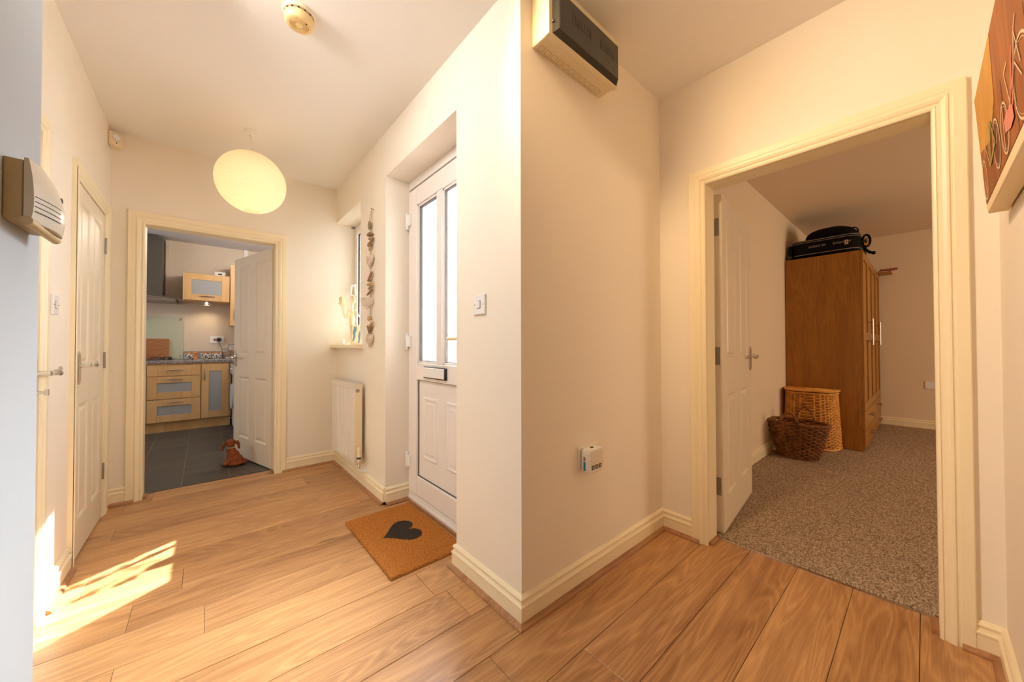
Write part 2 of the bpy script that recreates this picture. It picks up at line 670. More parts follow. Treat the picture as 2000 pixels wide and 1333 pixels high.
def wall_x(g, x0, x1, y0, y1, z0, z1, holes=()):
    """wall slab standing in a plane of constant x; holes (y0,y1,z0,z1)"""
    ys = sorted({y0, y1, *[h[0] for h in holes], *[h[1] for h in holes]})
    for a, b in zip(ys, ys[1:]):
        if b <= y0 or a >= y1:
            continue
        hs = [h for h in holes if h[0] <= a+1e-6 and h[1] >= b-1e-6]
        segs = [(z0, z1)]
        for h in hs:
            ns = []
            for s0, s1 in segs:
                if h[2] > s0:
                    ns.append((s0, min(h[2], s1)))
                if h[3] < s1:
                    ns.append((max(h[3], s0), s1))
            segs = ns
        for s0, s1 in segs:
            if s1-s0 > 1e-4:
                g.box(x0, x1, a, b, s0, s1)


def wall_y(g, y0, y1, x0, x1, z0, z1, holes=()):
    g2 = G()
    wall_x(g2, y0, y1, x0, x1, z0, z1, holes)
    g.add([(v[1], v[0], v[2]) for v in g2.v], g2.f)


# ------------------------------------------------------------------ room shell
XL, XG, XF, YK, YB, XB, YR, HC = -.485, -.30, .92, 3.55, 1.012, 2.03, -.17, 2.51
YG = 1.377
ST = dict(kind='structure')
g = G()
wall_x(g, XL-.12, XL, YG, YK, 0, HC, [(1.42, 2.215, -1, 1.895), (2.69, 3.36, -1, 1.895)])
obj('wall_left', g, 'wall', **ST)
g = G()
g.box(XL-.35, XL-.30, 1.0, YK, 0, HC)
g.box(XL-.35, XL-.12, YK-.05, YK, 0, HC)
g.box(XL-.30, XL-.12, YG-.05, YG, 0, HC)
obj('leak_backing_wall', g, 'wall', **ST)  # unseen backing added behind the closed doors to stop light leaking in
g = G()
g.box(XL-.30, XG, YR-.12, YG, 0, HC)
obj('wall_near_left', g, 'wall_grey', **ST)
g = G()
wall_y(g, YK, YK+.108, XL-.12, XF, 0, HC, [(-.345, .468, -1, 1.945)])
obj('wall_back', g, 'wall', **ST)
g = G()
wall_x(g, XF, XF+.30, YB, 6.9, 0, HC, [(1.475, 2.365, -1, 2.21), (2.877, YK+.005, 1.07, 2.2)])
obj('wall_front', g, 'wall', **ST)
g = G()
g.box(XF+.3, 2.14, YB, YB+.25, 0, HC)
g.box(2.14, 7.1, YB+.005, YB+.25, 0, HC)
obj('wall_pier', g, 'wall', **ST)
g = G()
wall_x(g, XB, XB+.11, -.62, YB, 0, HC, [(-.055, .788, -1, 1.955)])
obj('wall_right', g, 'wall', **ST)
g = G()
wall_y(g, YR-.12, YR, XL-.30, XB+.11, 0, HC, [(-.22, .60, -1, 1.95)])  # the opening beside the camera is added to cut bounce light
obj('wall_near_right', g, 'wall', **ST)
# unlit box behind an added opening, darkens the wall facing it
for bx4 in ((-.9, -.78, -1.7, YR-.12), (1.2, 1.32, -1.7, YR-.12), (-.9, 1.32, -1.82, -1.7)):
    obj('dim_box_wall', G().box(*bx4, 0, HC), 'wall_b', **ST)
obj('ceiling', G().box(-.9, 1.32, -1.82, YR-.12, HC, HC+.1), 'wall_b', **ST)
obj('floor', G().box(-.9, 1.32, -1.82, YR-.12, -.1, 0), 'subfloor', **ST)
# kitchen and bedroom shells
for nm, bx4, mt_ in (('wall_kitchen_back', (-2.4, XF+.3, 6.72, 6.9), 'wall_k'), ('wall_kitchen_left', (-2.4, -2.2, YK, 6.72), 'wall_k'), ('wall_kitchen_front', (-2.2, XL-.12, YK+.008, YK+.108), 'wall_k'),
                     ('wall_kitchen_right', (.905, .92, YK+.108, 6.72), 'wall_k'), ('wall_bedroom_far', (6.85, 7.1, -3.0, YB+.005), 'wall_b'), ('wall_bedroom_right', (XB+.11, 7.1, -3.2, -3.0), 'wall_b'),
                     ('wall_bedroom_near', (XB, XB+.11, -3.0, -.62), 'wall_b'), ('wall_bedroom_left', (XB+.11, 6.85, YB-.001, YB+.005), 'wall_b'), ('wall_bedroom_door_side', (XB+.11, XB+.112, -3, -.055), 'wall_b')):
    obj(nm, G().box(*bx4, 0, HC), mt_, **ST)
g = G()
g.box(XL-.35, XF+.3, YR-.12, YK+.108, HC, HC+.2)
g.box(XF+.3, XB+.11, YR-.12, YB+.25, HC, HC+.2)
obj('ceiling', g, 'ceil', **ST)
g = G()
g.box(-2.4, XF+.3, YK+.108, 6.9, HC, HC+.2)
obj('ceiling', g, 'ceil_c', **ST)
g = G()
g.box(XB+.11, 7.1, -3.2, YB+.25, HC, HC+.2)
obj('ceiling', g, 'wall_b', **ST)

# ------------------------------------------------------------------ floors
fl = obj('floor', G().box(XL-.35, 2.155, YR-.12, YK+.125, -.12, -.012), 'subfloor', **ST)
P = .192
rows = {}


def butts(k):
    y = .022+P*(k+.5)
    known = {(1.366, 1.558): [.748, -.55], (1.174, 1.366): [.800, -.5], (.79, .982): [.742], (.598, .79): [1.009], (1.942, 2.134): [-.214, 1.0],
             (3.094, 3.286): [.607], (2.71, 2.902): [.611], (2.902, 3.094): [-.380], (3.286, 3.478): [-.389], (1.558, 1.75): [-.218], (2.326, 2.518): [-.39, .9], (2.518, 2.71): [.81]}
    for (a, b), v in known.items():
        if a-.02 < y < b+.02:
            return v
    random.seed(k*13+5)
    return [random.uniform(-.35, .35)] if k > 3 else [random.uniform(-.2, .4)-.2]


for k in range(-2, 19):
    y0, y1 = .022+P*k, .022+P*(k+1)
    y0c, y1c = max(y0, YR-.01), min(y1, YK+.115)
    if y1c-y0c < .01:
        continue
    xa = XL-.1
    xb = 2.150 if y1 < 1.1 else (1.09 if 1.45 < y0+.1 < 2.40 else XF+.02)
    if y0 > YK-.06:
        xa, xb = -.345, .468
    cuts = [xa]+[c for c in butts(k) if xa+.1 < c < xb-.03]+[xb]
    cuts = sorted(cuts)
    for a, b in zip(cuts, cuts[1:]):
        e = .0009
        c = .0013
        g = G()
        X0, X1, Y0, Y1 = a+e*.6, b-e*.6, y0c+e, y1c-e
        vs = [(X0, Y0, -.012), (X1, Y0, -.012), (X1, Y1, -.012), (X0, Y1, -.012), (X0, Y0, -c*.8), (X1, Y0, -c*.8), (X1, Y1, -c*.8), (X0, Y1, -c*.8),
              (X0+c, Y0+c, 0), (X1-c, Y0+c, 0), (X1-c, Y1-c, 0), (X0+c, Y1-c, 0)]
        fs = [(0, 1, 5, 4), (1, 2, 6, 5), (2, 3, 7, 6), (3, 0, 4, 7), (4, 5, 9, 8), (5, 6, 10, 9), (6, 7, 11, 10), (7, 4, 8, 11), (8, 9, 10, 11), (0, 3, 2, 1)]
        g.add(vs, fs)
        obj('plank', g, 'oak', fl)
# kitchen tiles
fk = obj('floor', G().box(-2.2, .92, YK+.125, 6.72, -.12, -.0025), 'grout', **ST)
xs = [-.127-.2875*i for i in range(8)][::-1]+[.16, .4475, .735, .92]
ys = [3.675, 3.955, 4.555, 5.155, 5.755, 6.355, 6.72]
for i in range(len(xs)-1):
    for j in range(len(ys)-1):
        x0, x1, y0, y1 = xs[i]+.003, xs[i+1]-.003, ys[j]+.0012, ys[j+1]-.0012
        if x0 < -1.6:
            continue
        obj('tile', G().box(x0, x1, y0, y1, -.01, 0), 'slate', fk)
fb = obj('floor', G().box(2.155, 6.85, -3.0, YB, -.12, -.002), 'subfloor', **ST)
# carpet with pile
g = G()
nx, ny = 560, 210
x0, x1, y0, y1 = 2.16, 6.85, -.75, YB
vs = []
for j in range(ny+1):
    for i in range(nx+1):
        x = x0+(x1-x0)*(i/nx)**1.25
        y = y0+(y1-y0)*j/ny
        edge = i in (0, nx) or j in (0, ny)
        vs.append((x, y, .001 if edge else .007+.0055*random.random()))
fs = [(j*(nx+1)+i, j*(nx+1)+i+1, (j+1)*(nx+1)+i+1, (j+1)*(nx+1)+i) for j in range(ny) for i in range(nx)]
g.add(vs, fs)
g.box(2.16, 6.85, -3, -.75, 0, .009)
tag(obj('carpet', g, 'carpet', smooth=True, angle=180), 'beige flecked loop carpet filling the bedroom floor', 'carpet', kind='stuff')
obj('threshold_strip', G().box(2.138, 2.162, -.02, .755, -.001, .004), 'chrome', **ST)
obj('threshold_strip', G().box(-.318, .44, 3.664, 3.680, -.001, .002), 'grey_gap', **ST)

# ------------------------------------------------------------------ skirting and beads
SK = [(0, 0), (.016, 0), (.016, .066), (.019, .070), (.019, .076), (.013, .081), (.010, .088), (.010, .093), (.014, .097), (.014, .101), (.009, .108), (.003, .112), (0, .112)]
BD = [(.0, 0), (.034, 0), (.033, .007), (.028, .013), (.020, .017), (.016, .018), (.0, .018)]
SKS = [(a*1.0, b) for a, b in SK]


def skirt(name, path, side, bead=True, bpath=None):
    obj(name, G().sweep_plan(SKS, path, side), 'wood_w', kind='structure')
    if bead:
        obj('trim_bead', G().sweep_plan(BD, bpath or path, side), 'bead', kind='structure')


skirt('baseboard_front', [(XF, 2.365+.0), (XF, YK), (.525, YK)], 1, True, [(XF, 2.365), (XF, YK), (.50, YK)])
skirt('baseboard_reveal', [(1.085, 2.365), (XF, 2.365)], 1)
skirt('baseboard_pier', [(XB, .835), (XB, YB), (XF, YB), (XF, 1.475), (XF+.02, 1.475)], 1, True, [(XB, .80), (XB, YB), (XF, YB), (XF, 1.475), (1.085, 1.475)])
skirt('baseboard_back', [(-.40, YK), (XL, YK), (XL, 3.50)], 1, True, [(-.36, YK), (XL, YK), (XL, 3.50)])
skirt('baseboard_left', [(XL, 2.645), (XL, 2.275)], 1)
skirt('baseboard_right', [(.69, YR), (XB, YR), (XB, -.104)], 1, True, [(.69, YR), (XB, YR), (XB, -.075)])
skirt('baseboard_near_left', [(XG, YG), (XG, YR+.02)], 1)
skirt('baseboard_bedroom', [(6.85, -2.9), (6.85, YB-.001), (3.1, YB-.001)], 1, False)
obj('trim_bead', G().box(1.060, 1.092, 1.475, 2.365, 0, .014), 'bead', kind='structure')

# ------------------------------------------------------------------ casings and linings
AP = [(0, 0), (0, .010), (.004, .014), (.010, .016), (.013, .012), (.018, .012), (.024, .018), (.034, .022), (.040, .022), (.043, .017), (.048, .017), (.052, .019), (.080, .019), (.083, .016), (.083, 0)]


def casing(name, u0, u1, H, to3):
    return obj(name, G().arch(AP, u0, u1, H, to3), 'wood_w', kind='structure')


casing('trim_1', -.318, .445, 1.915, lambda u, z, h: (u, YK-h, z))
casing('trim_5', -.19, .60, 1.922, lambda u, z, h: (u, YR+h, z))  # casing round the added opening beside the camera
casing('trim_2', -.025, .758, 1.922, lambda u, z, h: (XB-h, u, z))
# bedroom side (hidden but real) and left wall casings
g = G()
n = len(AP)
prof_f = [(d, h) for d, h in AP]
u0, u1, H = 2.70, 3.355, 1.885
vs = []
for st in range(4):
    for d, h in prof_f:
        dn = min(d, .048)
        df = d*1.45
        u = u0-dn if st < 2 else u1+df
        z = 0 if st in (0, 3) else H+d
        vs.append((XL+h, u, z))
fs = [(i*n+k, i*n+(k+1) % n, (i+1)*n+(k+1) % n, (i+1)*n+k) for i in range(3) for k in range(n)]
fs += [tuple(range(n)), tuple(range(3*n, 4*n))]
g.add(vs, fs)
obj('trim_3', g, 'wood_w', kind='structure')
obj('trim_4', G().arch([(a*.84, b) for a, b in AP], 1.44, 2.202, 1.885, lambda u, z, h: (XL+h, u, z)), 'wood_w', kind='structure')


def lining_y(name, u0, u1, H, ya, yb, stop=None):
    g = G()
    g.box(u0-.03, u0, ya, yb, 0, H)
    g.box(u1, u1+.03, ya, yb, 0, H)
    g.box(u0-.03, u1+.03, ya, yb, H, H+.03)
    if stop:
        a, b = stop
        g.box(u0, u0+.012, a, b, 0, H)
        g.box(u1-.012, u1, a, b, 0, H)
        g.box(u0+.012, u1-.012, a, b, H-.012, H)
    return g


def flipxy(g):
    h = G()
    h.add([(v[1], v[0], v[2]) for v in g.v], g.f)
    h.m = list(g.m)
    return h


obj('door_lining', lining_y('a', -.318, .445, 1.915, YK-.002, YK+.105), 'wood_w', kind='structure')
obj('door_lining', flipxy(lining_y('a', -.025, .758, 1.922, XB-.002, XB+.112)), 'wood_w', kind='structure')
g = G()
g.box(XL-.12, XL+.002, 2.692, 2.70, 0, 1.885)
g.box(XL-.12, XL+.002, 3.345, 3.358, 0, 1.885)
g.box(XL-.12, XL+.002, 2.692, 3.358, 1.885, 1.893)
obj('door_lining', g, 'wood_w', kind='structure')
g = G()
g.box(XL-.12, XL+.002, 1.422, 1.44, 0, 1.885)
g.box(XL-.12, XL+.002, 2.204, 2.213, 0, 1.885)
g.box(XL-.12, XL+.002, 1.422, 2.213, 1.885, 1.893)
obj('door_lining', g, 'wood_w', kind='structure')
# carpet side trims of linings at the floor (small beads against the jamb feet)
g = G()
g.box(2.03, 2.13, .738, .758, 0, .016)
obj('trim_bead', g, 'bead', kind='structure')
obj('trim_bead', G().box(2.03, 2.13, -.025, -.006, 0, .016), 'bead', kind='structure')
obj('trim_bead', G().box(-.318, -.300, 3.55, 3.64, 0, .014), 'bead', kind='structure')
obj('trim_bead', G().box(.428, .445, 3.55, 3.64, 0, .014), 'bead', kind='structure')

# ------------------------------------------------------------------ panelled doors (local: x along width, y thickness, z up)


def panel_door(name, w, h, t, panels, loc, rz):
    r = empty(name, loc, rz, kind='structure')
    xs = sorted({0, w, *[p[0] for p in panels], *[p[1] for p in panels]})
    zs = sorted({0, h, *[p[2] for p in panels], *[p[3] for p in panels]})
    dp = .010
    g = G()
    g.box(0, w, dp, t-dp, 0, h)
    for side in (0, 1):
        ya, yb = (0, dp) if side == 0 else (t-dp, t)
        for a, b in zip(xs, xs[1:]):
            for c, d in zip(zs, zs[1:]):
                if any(p[0] <= a and b <= p[1] and p[2] <= c and d <= p[3] for p in panels):
                    continue
                g.box(a, b, ya, yb, c, d)
    bm = bmesh.new()
    me = bpy.data.meshes.new('slab')
    o = obj('slab', g, 'door_w', r, local=True)
    for x0, x1, z0, z1 in panels:
        g = G()
        for side in (0, 1):
            s = 1 if side == 0 else -1
            yf = 0 if side == 0 else t
            rings = [(0, .0005), (.006, .0015), (.016, dp-.0005), (.024, dp-.0005), (.040, .0025), (.044, .0022)]
            vs = []
            for ins, dep in rings:
                y = yf+s*dep
                vs += [(x0+ins, y, z0+ins), (x1-ins, y, z0+ins), (x1-ins, y, z1-ins), (x0+ins, y, z1-ins)]
            fs = []
            for i in range(len(rings)-1):
                for k in range(4):
                    fs.append((i*4+k, i*4+(k+1) % 4, (i+1)*4+(k+1) % 4, (i+1)*4+k))
            q = (len(rings)-1)*4
            fs.append((q, q+1, q+2, q+3))
            g.add(vs, fs)
        obj('panel', g, 'door_w', r, local=True)
    bm.free()
    return r


def hinge(parent, g_boxes, local=True):
    g = G()
    for b in g_boxes:
        g.box(*b)
    return g


def lever_handle(root, x, z, y, s, dirx, plate_h=.165, turn=False):
    """backplate + scroll lever on face y; s=-1 protrudes to -y. dirx: lever direction along x"""
    pl = G()
    w = .020
    hh = plate_h/2
    zc = z-.012
    poly = [(x-w*.55, zc-hh), (x+w*.55, zc-hh), (x+w, zc-hh+.018), (x+w, zc+hh-.018), (x+w*.55, zc+hh), (x-w*.55, zc+hh), (x-w, zc+hh-.018), (x-w, zc-hh+.018)]
    pl.prism(poly, y, y+s*.007, 0, 'y')
    pl.prism([(a*.72+x*.28, b*.9+zc*.1) for a, b in poly], y+s*.007, y+s*.010, 0, 'y')
    if turn:
        pl.tube([(x, y+s*.01, z-.07), (x, y+s*.032, z-.07)], .006, 8)
        pl.box(x-.004, x+.004, y+s*.030, y+s*.040, z-.082, z-.058)
    h = obj('handle', pl, 'chrome', root, local=True, smooth=True)
    lv = G()
    lv.tube([(x, y+s*.008, z), (x, y+s*.045, z)], .0095, 12)
    pts, rr = [], []
    for i in range(15):
        q = i/14
        pts.append((x+dirx*(q*.105), y+s*(.046+.006*math.sin(q*PI)), z+.009*math.sin(q*2*PI)*(q > .25)*q+.002))
        rr.append(.0095-.003*q+.0025*math.sin(q*PI))
    lv.tube(pts, rr, 10)
    e = pts[-1]
    sc = []
    for i in range(14):
        a = -PI/2+i/13*PI*1.5
        rad = .010-.0045*i/13
        sc.append((e[0]+dirx*(math.cos(a)*rad), e[1], e[2]+.010+math.sin(a)*rad))
    lv.tube(sc, .0045, 8)
    obj('lever', lv, 'chrome', h, local=True, smooth=True)
    return h


def knuckles(root, x, y, z0, z1, r=.006):
    g = G()
    n = 5
    for i in range(n):
        a = z0+(z1-z0)*i/n
        g.lathe([(r*.7, a), (r, a+.001), (r, a+(z1-z0)/n-.001), (r*.7, a+(z1-z0)/n)], (x, y, 0), 10)
    return g


PN = [(.100, .325, .185, .765), (.445, .668, .185, .765), (.100, .325, .965, 1.815), (.445, .668, .965, 1.815)]

# door_3: kitchen door, hinged right, swung into the kitchen. local x from hinge to tip, y=thickness away from camera side
kd = Vector((-.219, .765))
a_k = math.atan2(kd.y, kd.x)
d3 = panel_door('door_3', .785, 1.895, .042, [(x0, x1, z0, z1) for x0, x1, z0, z1 in PN], (.436, 3.660, .010), a_k)
# for this angle local +y points to -x-ish: shift slab so the camera face is local y=t side
for ch in d3.children:
    ch.location.y -= .042
lever_handle(d3, .735, .945, 0, 1, -1)
for ch in list(d3.children):
    pass
for zc in (1.70, 1.0, .28):
    g = G()
    g.box(-.0012, .0005, -.036, -.010, zc-.05, zc+.05)
    for q in (-.035, 0, .035):
        g.lathe([(.0035, -.0018), (.0035, -.0010)], (0, -.024, zc+q), 8, axis='x')
    obj('hinge', g, 'hinge', d3, local=True)

# door_5: bedroom door hinged left, opened into the bedroom; camera face = local y 0 (points -y)
bd = Vector((.773, .077))
a_b = math.atan2(bd.y, bd.x)
d5 = panel_door('door_5', .770, 1.900, .042, PN, (2.190, .736, .014), a_b)
for ch in d5.children:
    pass
lever_handle(d5, .722, .965, 0, -1, -1)
lever_handle(d5, .722, .965, .042, 1, -1)
g = G()
g.box(.7695, .7712, .008, .034, .87, 1.05)
obj('latch', g, 'steel', d5, local=True)
for zc in (1.715, .985, .255):
    g = G()
    g.box(-.0014, .0004, .012, .040, zc-.05, zc+.05)
    for q in (-.035, -.012, .012, .035):
        g.lathe([(.0035, -.0022), (.0035, -.0012)], (0, .022+(.008 if q in (-.012, .035) else 0), zc+q), 8, axis='x')
    obj('hinge', g, 'hinge', d5, local=True)

# door_1: closet door in left wall; local x along +Y world, face toward +X
W1 = .642
d1 = panel_door('door_1', W1, 1.870, .035, [(.085, .275, .17, .76), (.367, .557, .17, .76), (.085, .275, .95, 1.79), (.367, .557, .95, 1.79)], (-.477, 2.702, .010), PI/2)
# rotated +90: local y -> world -x ; so camera face is local y=0
lever_handle(d1, .045, .955, 0, -1, 1)
for zc in (1.68, .965, .275):
    obj('hinge', knuckles(d1, W1+.004, -.004, zc-.05, zc+.05, .0065), 'hinge', d1, local=True, smooth=True)
d2 = panel_door('door_2', .758, 1.870, .035, [(.09, .31, .17, .76), (.405, .625, .17, .76), (.09, .31, .95, 1.79), (.405, .625, .95, 1.79)], (-.482, 1.443, .010), PI/2)
lever_handle(d2, .712, .948, 0, -1, 1, turn=True)

# ------------------------------------------------------------------ door_4: front door (uPVC)
XD = 1.085
d4 = empty('door_4', (XD, 1.92, 0), kind='structure')


def frame_yz(g, x0, x1, y0, y1, z0, z1, w, wb=None, wt=None, mi=0):
    wb = wb or w
    wt = wt or w
    g.box(x0, x1, y0, y0+w, z0, z1, mi)
    g.box(x0, x1, y1-w, y1, z0, z1, mi)
    g.box(x0, x1, y0+w, y1-w, z0, z0+wb, mi)
    g.box(x0, x1, y0+w, y1-w, z1-wt, z1, mi)


g = G()
frame_yz(g, XD, XD+.06, 1.475, 2.365, .045, 2.210, .030, .02, .065)
g.box(XD-.004, XD+.09, 1.475, 2.365, 0, .050)
g.box(XD-.012, XD, 1.475, 2.365, 0, .030)
obj('door_frame', g, 'upvc', d4, bevel=.003)
XS = XD-.012
g = G()
# sash: stiles, top rail, mid rail, bottom rail, glazing mullion
frame_yz(g, XS, XS+.055, 1.508, 2.335, .068, 2.128, .118, .125, .120)
g.box(XS, XS+.055, 1.626, 2.217, .835, .945)
g.box(XS+.002, XS+.055, 1.888, 1.955, .945, 2.008)
s4 = obj('sash', g, 'upvc', d4, bevel=.004)
# glazing beads
g = G()
for y0, y1 in ((1.955, 2.217), (1.626, 1.888)):
    for (a, b, c, d) in ((y0, y0+.014, .945, 2.008), (y1-.014, y1, .945, 2.008), (y0, y1, .945, .959), (y0, y1, 1.994, 2.008)):
        g.box(XS+.010, XS+.030, a, b, c, d)
obj('glazing_bead', g, 'upvc', d4, bevel=.003)
g = G()
for y0, y1 in ((1.955, 2.217), (1.626, 1.888)):
    y0 += .014
    y1 -= .014
    for (a, b, c, d) in ((y0, y0+.004, .959, 1.994), (y1-.004, y1, .959, 1.994), (y0, y1, .959, .963), (y0, y1, 1.990, 1.994)):
        g.box(XS+.014, XS+.034, a, b, c, d)
obj('gasket', g, 'grey_gap', d4)
# lead spacer band inside the double glazing
for y0, y1 in ((1.973, 2.199), (1.644, 1.870)):
    g = G()
    xg = XS+.034
    g.add([(xg, y0, .963), (xg, y1, .963), (xg, y1, 1.990), (xg, y0, 1.990)], [(0, 1, 2, 3)], 0)
    g.add([(xg+.02, y0, .963), (xg+.02, y1, .963), (xg+.02, y1, 1.990), (xg+.02, y0, 1.990)], [(0, 1, 2, 3)], 1)
    g.add([(xg, y0, .963), (xg+.02, y0, .963), (xg+.02, y0, 1.990), (xg, y0, 1.990)], [(0, 1, 2, 3)], 1)
    g.add([(xg, y1, .963), (xg+.02, y1, .963), (xg+.02, y1, 1.990), (xg, y1, 1.990)], [(0, 1, 2, 3)], 1)
    obj('glass_pane', g, ['frosted', 'clear'], d4)
# lower panel with two raised moulded fields and a dark gasket round it
g = G()
g.box(XS+.018, XS+.040, 1.622, 2.221, .188, .84)
pn = obj('lower_panel', g, 'upvc', d4)
g = G()
frame_yz(g, XS+.012, XS+.020, 1.626, 2.217, .193, .835, .004)
obj('gasket', g, 'grey_gap', d4)
for y0, y1 in ((1.960, 2.150), (1.665, 1.855)):
    g = G()
    rings = [(0, 0), (.006, .007), (.014, .008), (.020, .003), (.034, .003), (.042, .006)]
    vs = []
    z0, z1 = .325, .728
    for ins, pr in rings:
        x = XS+.018-pr
        vs += [(x, y0+ins, z0+ins), (x, y1-ins, z0+ins), (x, y1-ins, z1-ins), (x, y0+ins, z1-ins)]
    fs = [(i*4+k, i*4+(k+1) % 4, (i+1)*4+(k+1) % 4, (i+1)*4+k) for i in range(len(rings)-1) for k in range(4)]
    fs.append(tuple(range((len(rings)-1)*4, len(rings)*4)))
    g.add(vs, fs)
    obj('moulding', g, 'upvc', d4)
g = G()
g.box(XS-.014, XS, 1.820, 2.095, .856, .928)
lp = obj('letter_plate', g, 'black', d4, bevel=.003)
obj('flap', G().box(XS-.019, XS-.012, 1.832, 2.092, .862, .923), 'white', lp, bevel=.003)
for zc in (1.925, 1.09, .275):
    g = G()
    g.lathe([(.009, zc-.055), (.011, zc-.05), (.011, zc+.05), (.009, zc+.055)], (XS-.008, 2.345, 0), 12)
    g.box(XS-.016, XS+.002, 2.285, 2.340, zc-.036, zc+.036)
    g.box(XS-.010, XD+.002, 2.345, 2.362, zc-.052, zc+.052)
    obj('hinge', g, 'white', d4, smooth=True)
g = G()
g.box(XS-.012, XS, 1.560, 1.600, .98, 1.20)
g.tube([(XS-.01, 1.58, 1.10), (XS-.048, 1.58, 1.10), (XS-.052, 1.60, 1.10), (XS-.052, 1.725, 1.098)], .010, 10)
obj('door_handle', g, 'plastic_c', d4, smooth=True)
g = G()
g.box(XD-.006, XD-.001, 1.475, 2.345, 2.136, 2.144)
obj('drip_seal', g, 'hinge', d4)

# ------------------------------------------------------------------ window_1
XW = 1.085
w1 = empty('window_1', (XW, 3.21, 1.07), kind='structure')
g = G()
frame_yz(g, XW, XW+.07, 2.877, 3.553, 1.07, 2.20, .045)
obj('window_frame', g, 'upvc', w1, bevel=.003)
g = G()
frame_yz(g, XW-.012, XW+.05, 2.915, 3.515, 1.110, 2.162, .060)
sa = obj('sash', g, 'upvc', w1, bevel=.004)
g = G()
g.box(XW+.012, XW+.030, 2.97, 3.46, 1.165, 2.107)
obj('glass_pane', g, 'glass', w1)
g = G()
frame_yz(g, XW+.0, XW+.012, 2.972, 3.458, 1.167, 2.105, .003)
obj('gasket', g, 'steel', w1)
g = G()
g.box(XW-.024, XW-.010, 3.468, 3.490, 1.535, 1.640)
g.tube([(XW-.02, 3.479, 1.625), (XW-.05, 3.479, 1.622), (XW-.056, 3.479, 1.60), (XW-.060, 3.479, 1.50)], [.008, .008, .010, .007], 8)
obj('window_handle', g, 'white', w1, smooth=True)
g = G()
g.tube([(XW-.02, 3.50, 2.175), (XW-.045, 3.50, 2.17)], .012, 10)
obj('latch', g, 'steel', w1)
g = G()
g.prism([(.873, 1.073), (.867, 1.066), (.867, 1.052), (.873, 1.046), (XF-.0, 1.046), (XF, 1.048), (XF, 1.068), (XW+.0, 1.068), (XW, 1.0735)], 2.83, YK, axis='y')
g2 = G()
g2.box(.868, .9215, 2.815, YK-.001, 1.045, 1.072)
g2.box(.9215, XW, 2.878, YK-.001, 1.068, 1.072)
obj('window_sill', g2, 'wood_w', w1, bevel=.004)

obj('sun_blocker', G().box(1.225, 3.0, 1.27, 3.28, 2.72, 2.78), 'upvc', **ST)  # unseen slab added to keep direct sun off the door glass
# outside: paving and a low brick wall
obj('ground', G().box(1.22, 9, 1.262, 12, -.3, -.10), 'paving', **ST)
bw = obj('wall_garden', G().box(3.60, 3.70, 1.8, 9.0, -.1, 1.30), 'mortar', **ST)
g = G()
for r in range(18):
    for c in range(32):
        y = 1.8+.225*c+(r % 2)*.1125
        g.box(3.585, 3.60, y+.005, y+.22, -.1+r*.075+.005, -.1+r*.075+.07)
b_ = obj('brickwork', g, 'brick', bw, kind='stuff')

# ------------------------------------------------------------------ radiator
x0, x1 = .835, .885
rd = empty('radiator', (.865, 3.02, .16), label='white panel radiator with fluted front on the wall under the window', cat='radiator')
y0, y1, z0, z1 = 2.745, 3.375, .185, .775
g = G()
ng = 17
poly = [(x0+.004, y0)]
vs = []
nn = ng*6
pts = []
for i in range(nn+1):
    y = y0+.035+(y1-y0-.07)*i/nn
    ph = (i % 6)/6
    d = .012 if ph < .34 else 0
    pts.append((x0+d, y))
prof = [(x0+.003, y0), (x0, y0+.006), (x0, y0+.033)]+pts+[(x0, y1-.033), (x0, y1-.006), (x0+.003, y1)]
back = [(x0+.016, y1), (x0+.016, y0)]
g.prism(prof+back, z0+.025, z1-.035, axis='z')
g.box(x0, x0+.012, y0, y1, z1-.035, z1-.002)
g.box(x0, x0+.012, y0, y1, z0, z0+.025)
obj('front_panel', g, 'plastic', rd)
g = G()
g.box(x0+.004, x1+.008, y0-.004, y0, z0+.0, z1)
g.box(x0+.004, x1+.008, y1, y1+.004, z0+.0, z1)
each('side_panel', g, 'plastic_c', rd, bevel=.001)
g = G()
for i in range(26):
    y = y0+.01+(y1-y0-.02)*i/25
    g.box(x0+.008, x1+.002, y-.003, y+.003, z1-.004, z1+.001)
g.box(x0+.0, x0+.008, y0, y1, z1-.003, z1+.003)
g.box(x1, x1+.008, y0, y1, z1-.003, z1+.003)
obj('top_grille', g, 'plastic', rd)
obj('back_panel', G().box(x1-.006, x1+.004, y0+.004, y1-.004, z0+.01, z1-.01), 'plastic', rd)
g = G()
g.lathe([(.013, 0), (.013, .004), (.009, .004), (.009, .006), (.004, .006), (.004, .009)], (x0+.025, y0-.004, z1-.045), 14, axis='y')
g.v = [(v[0], 2*(y0-.004)-v[1], v[2]) for v in g.v]
obj('air_plug', g, 'hinge', rd, smooth=True)
g = G()
vx, vy = .862, y0-.030
g.tube([(vx, y0-.004, z0+.035), (vx, vy, z0+.035)], .010, 10)
g.lathe([(.008, z0-.02), (.012, z0-.015), (.012, z0+.005), (.010, z0+.01), (.013, z0+.02), (.013, z0+.045), (.010, z0+.05)], (vx, vy, 0), 12)
vl = obj('valve', g, 'chrome', rd, smooth=True)
g = G()
g.lathe([(.0155, z0+.048), (.0155, z0+.062)], (vx, vy, 0), 16)
obj('valve_collar', g, 'black', vl, smooth=True)
g = G()
g.lathe([(.0165, z0+.062), (.0165, z0+.075), (.012, z0+.085), (.0105, z0+.125), (.009, z0+.130)], (vx, vy, 0), 16)
obj('valve_cap', g, 'plastic_c', vl, smooth=True)
g = G()
g.tube([(vx, vy, z0-.02), (vx, vy, .150), (vx+.008, vy, .140), (XF-.004, vy, .138)], .0055, 8)
g.lathe([(.016, -.006), (.014, 0)], (XF, vy, .138), 14, axis='x')
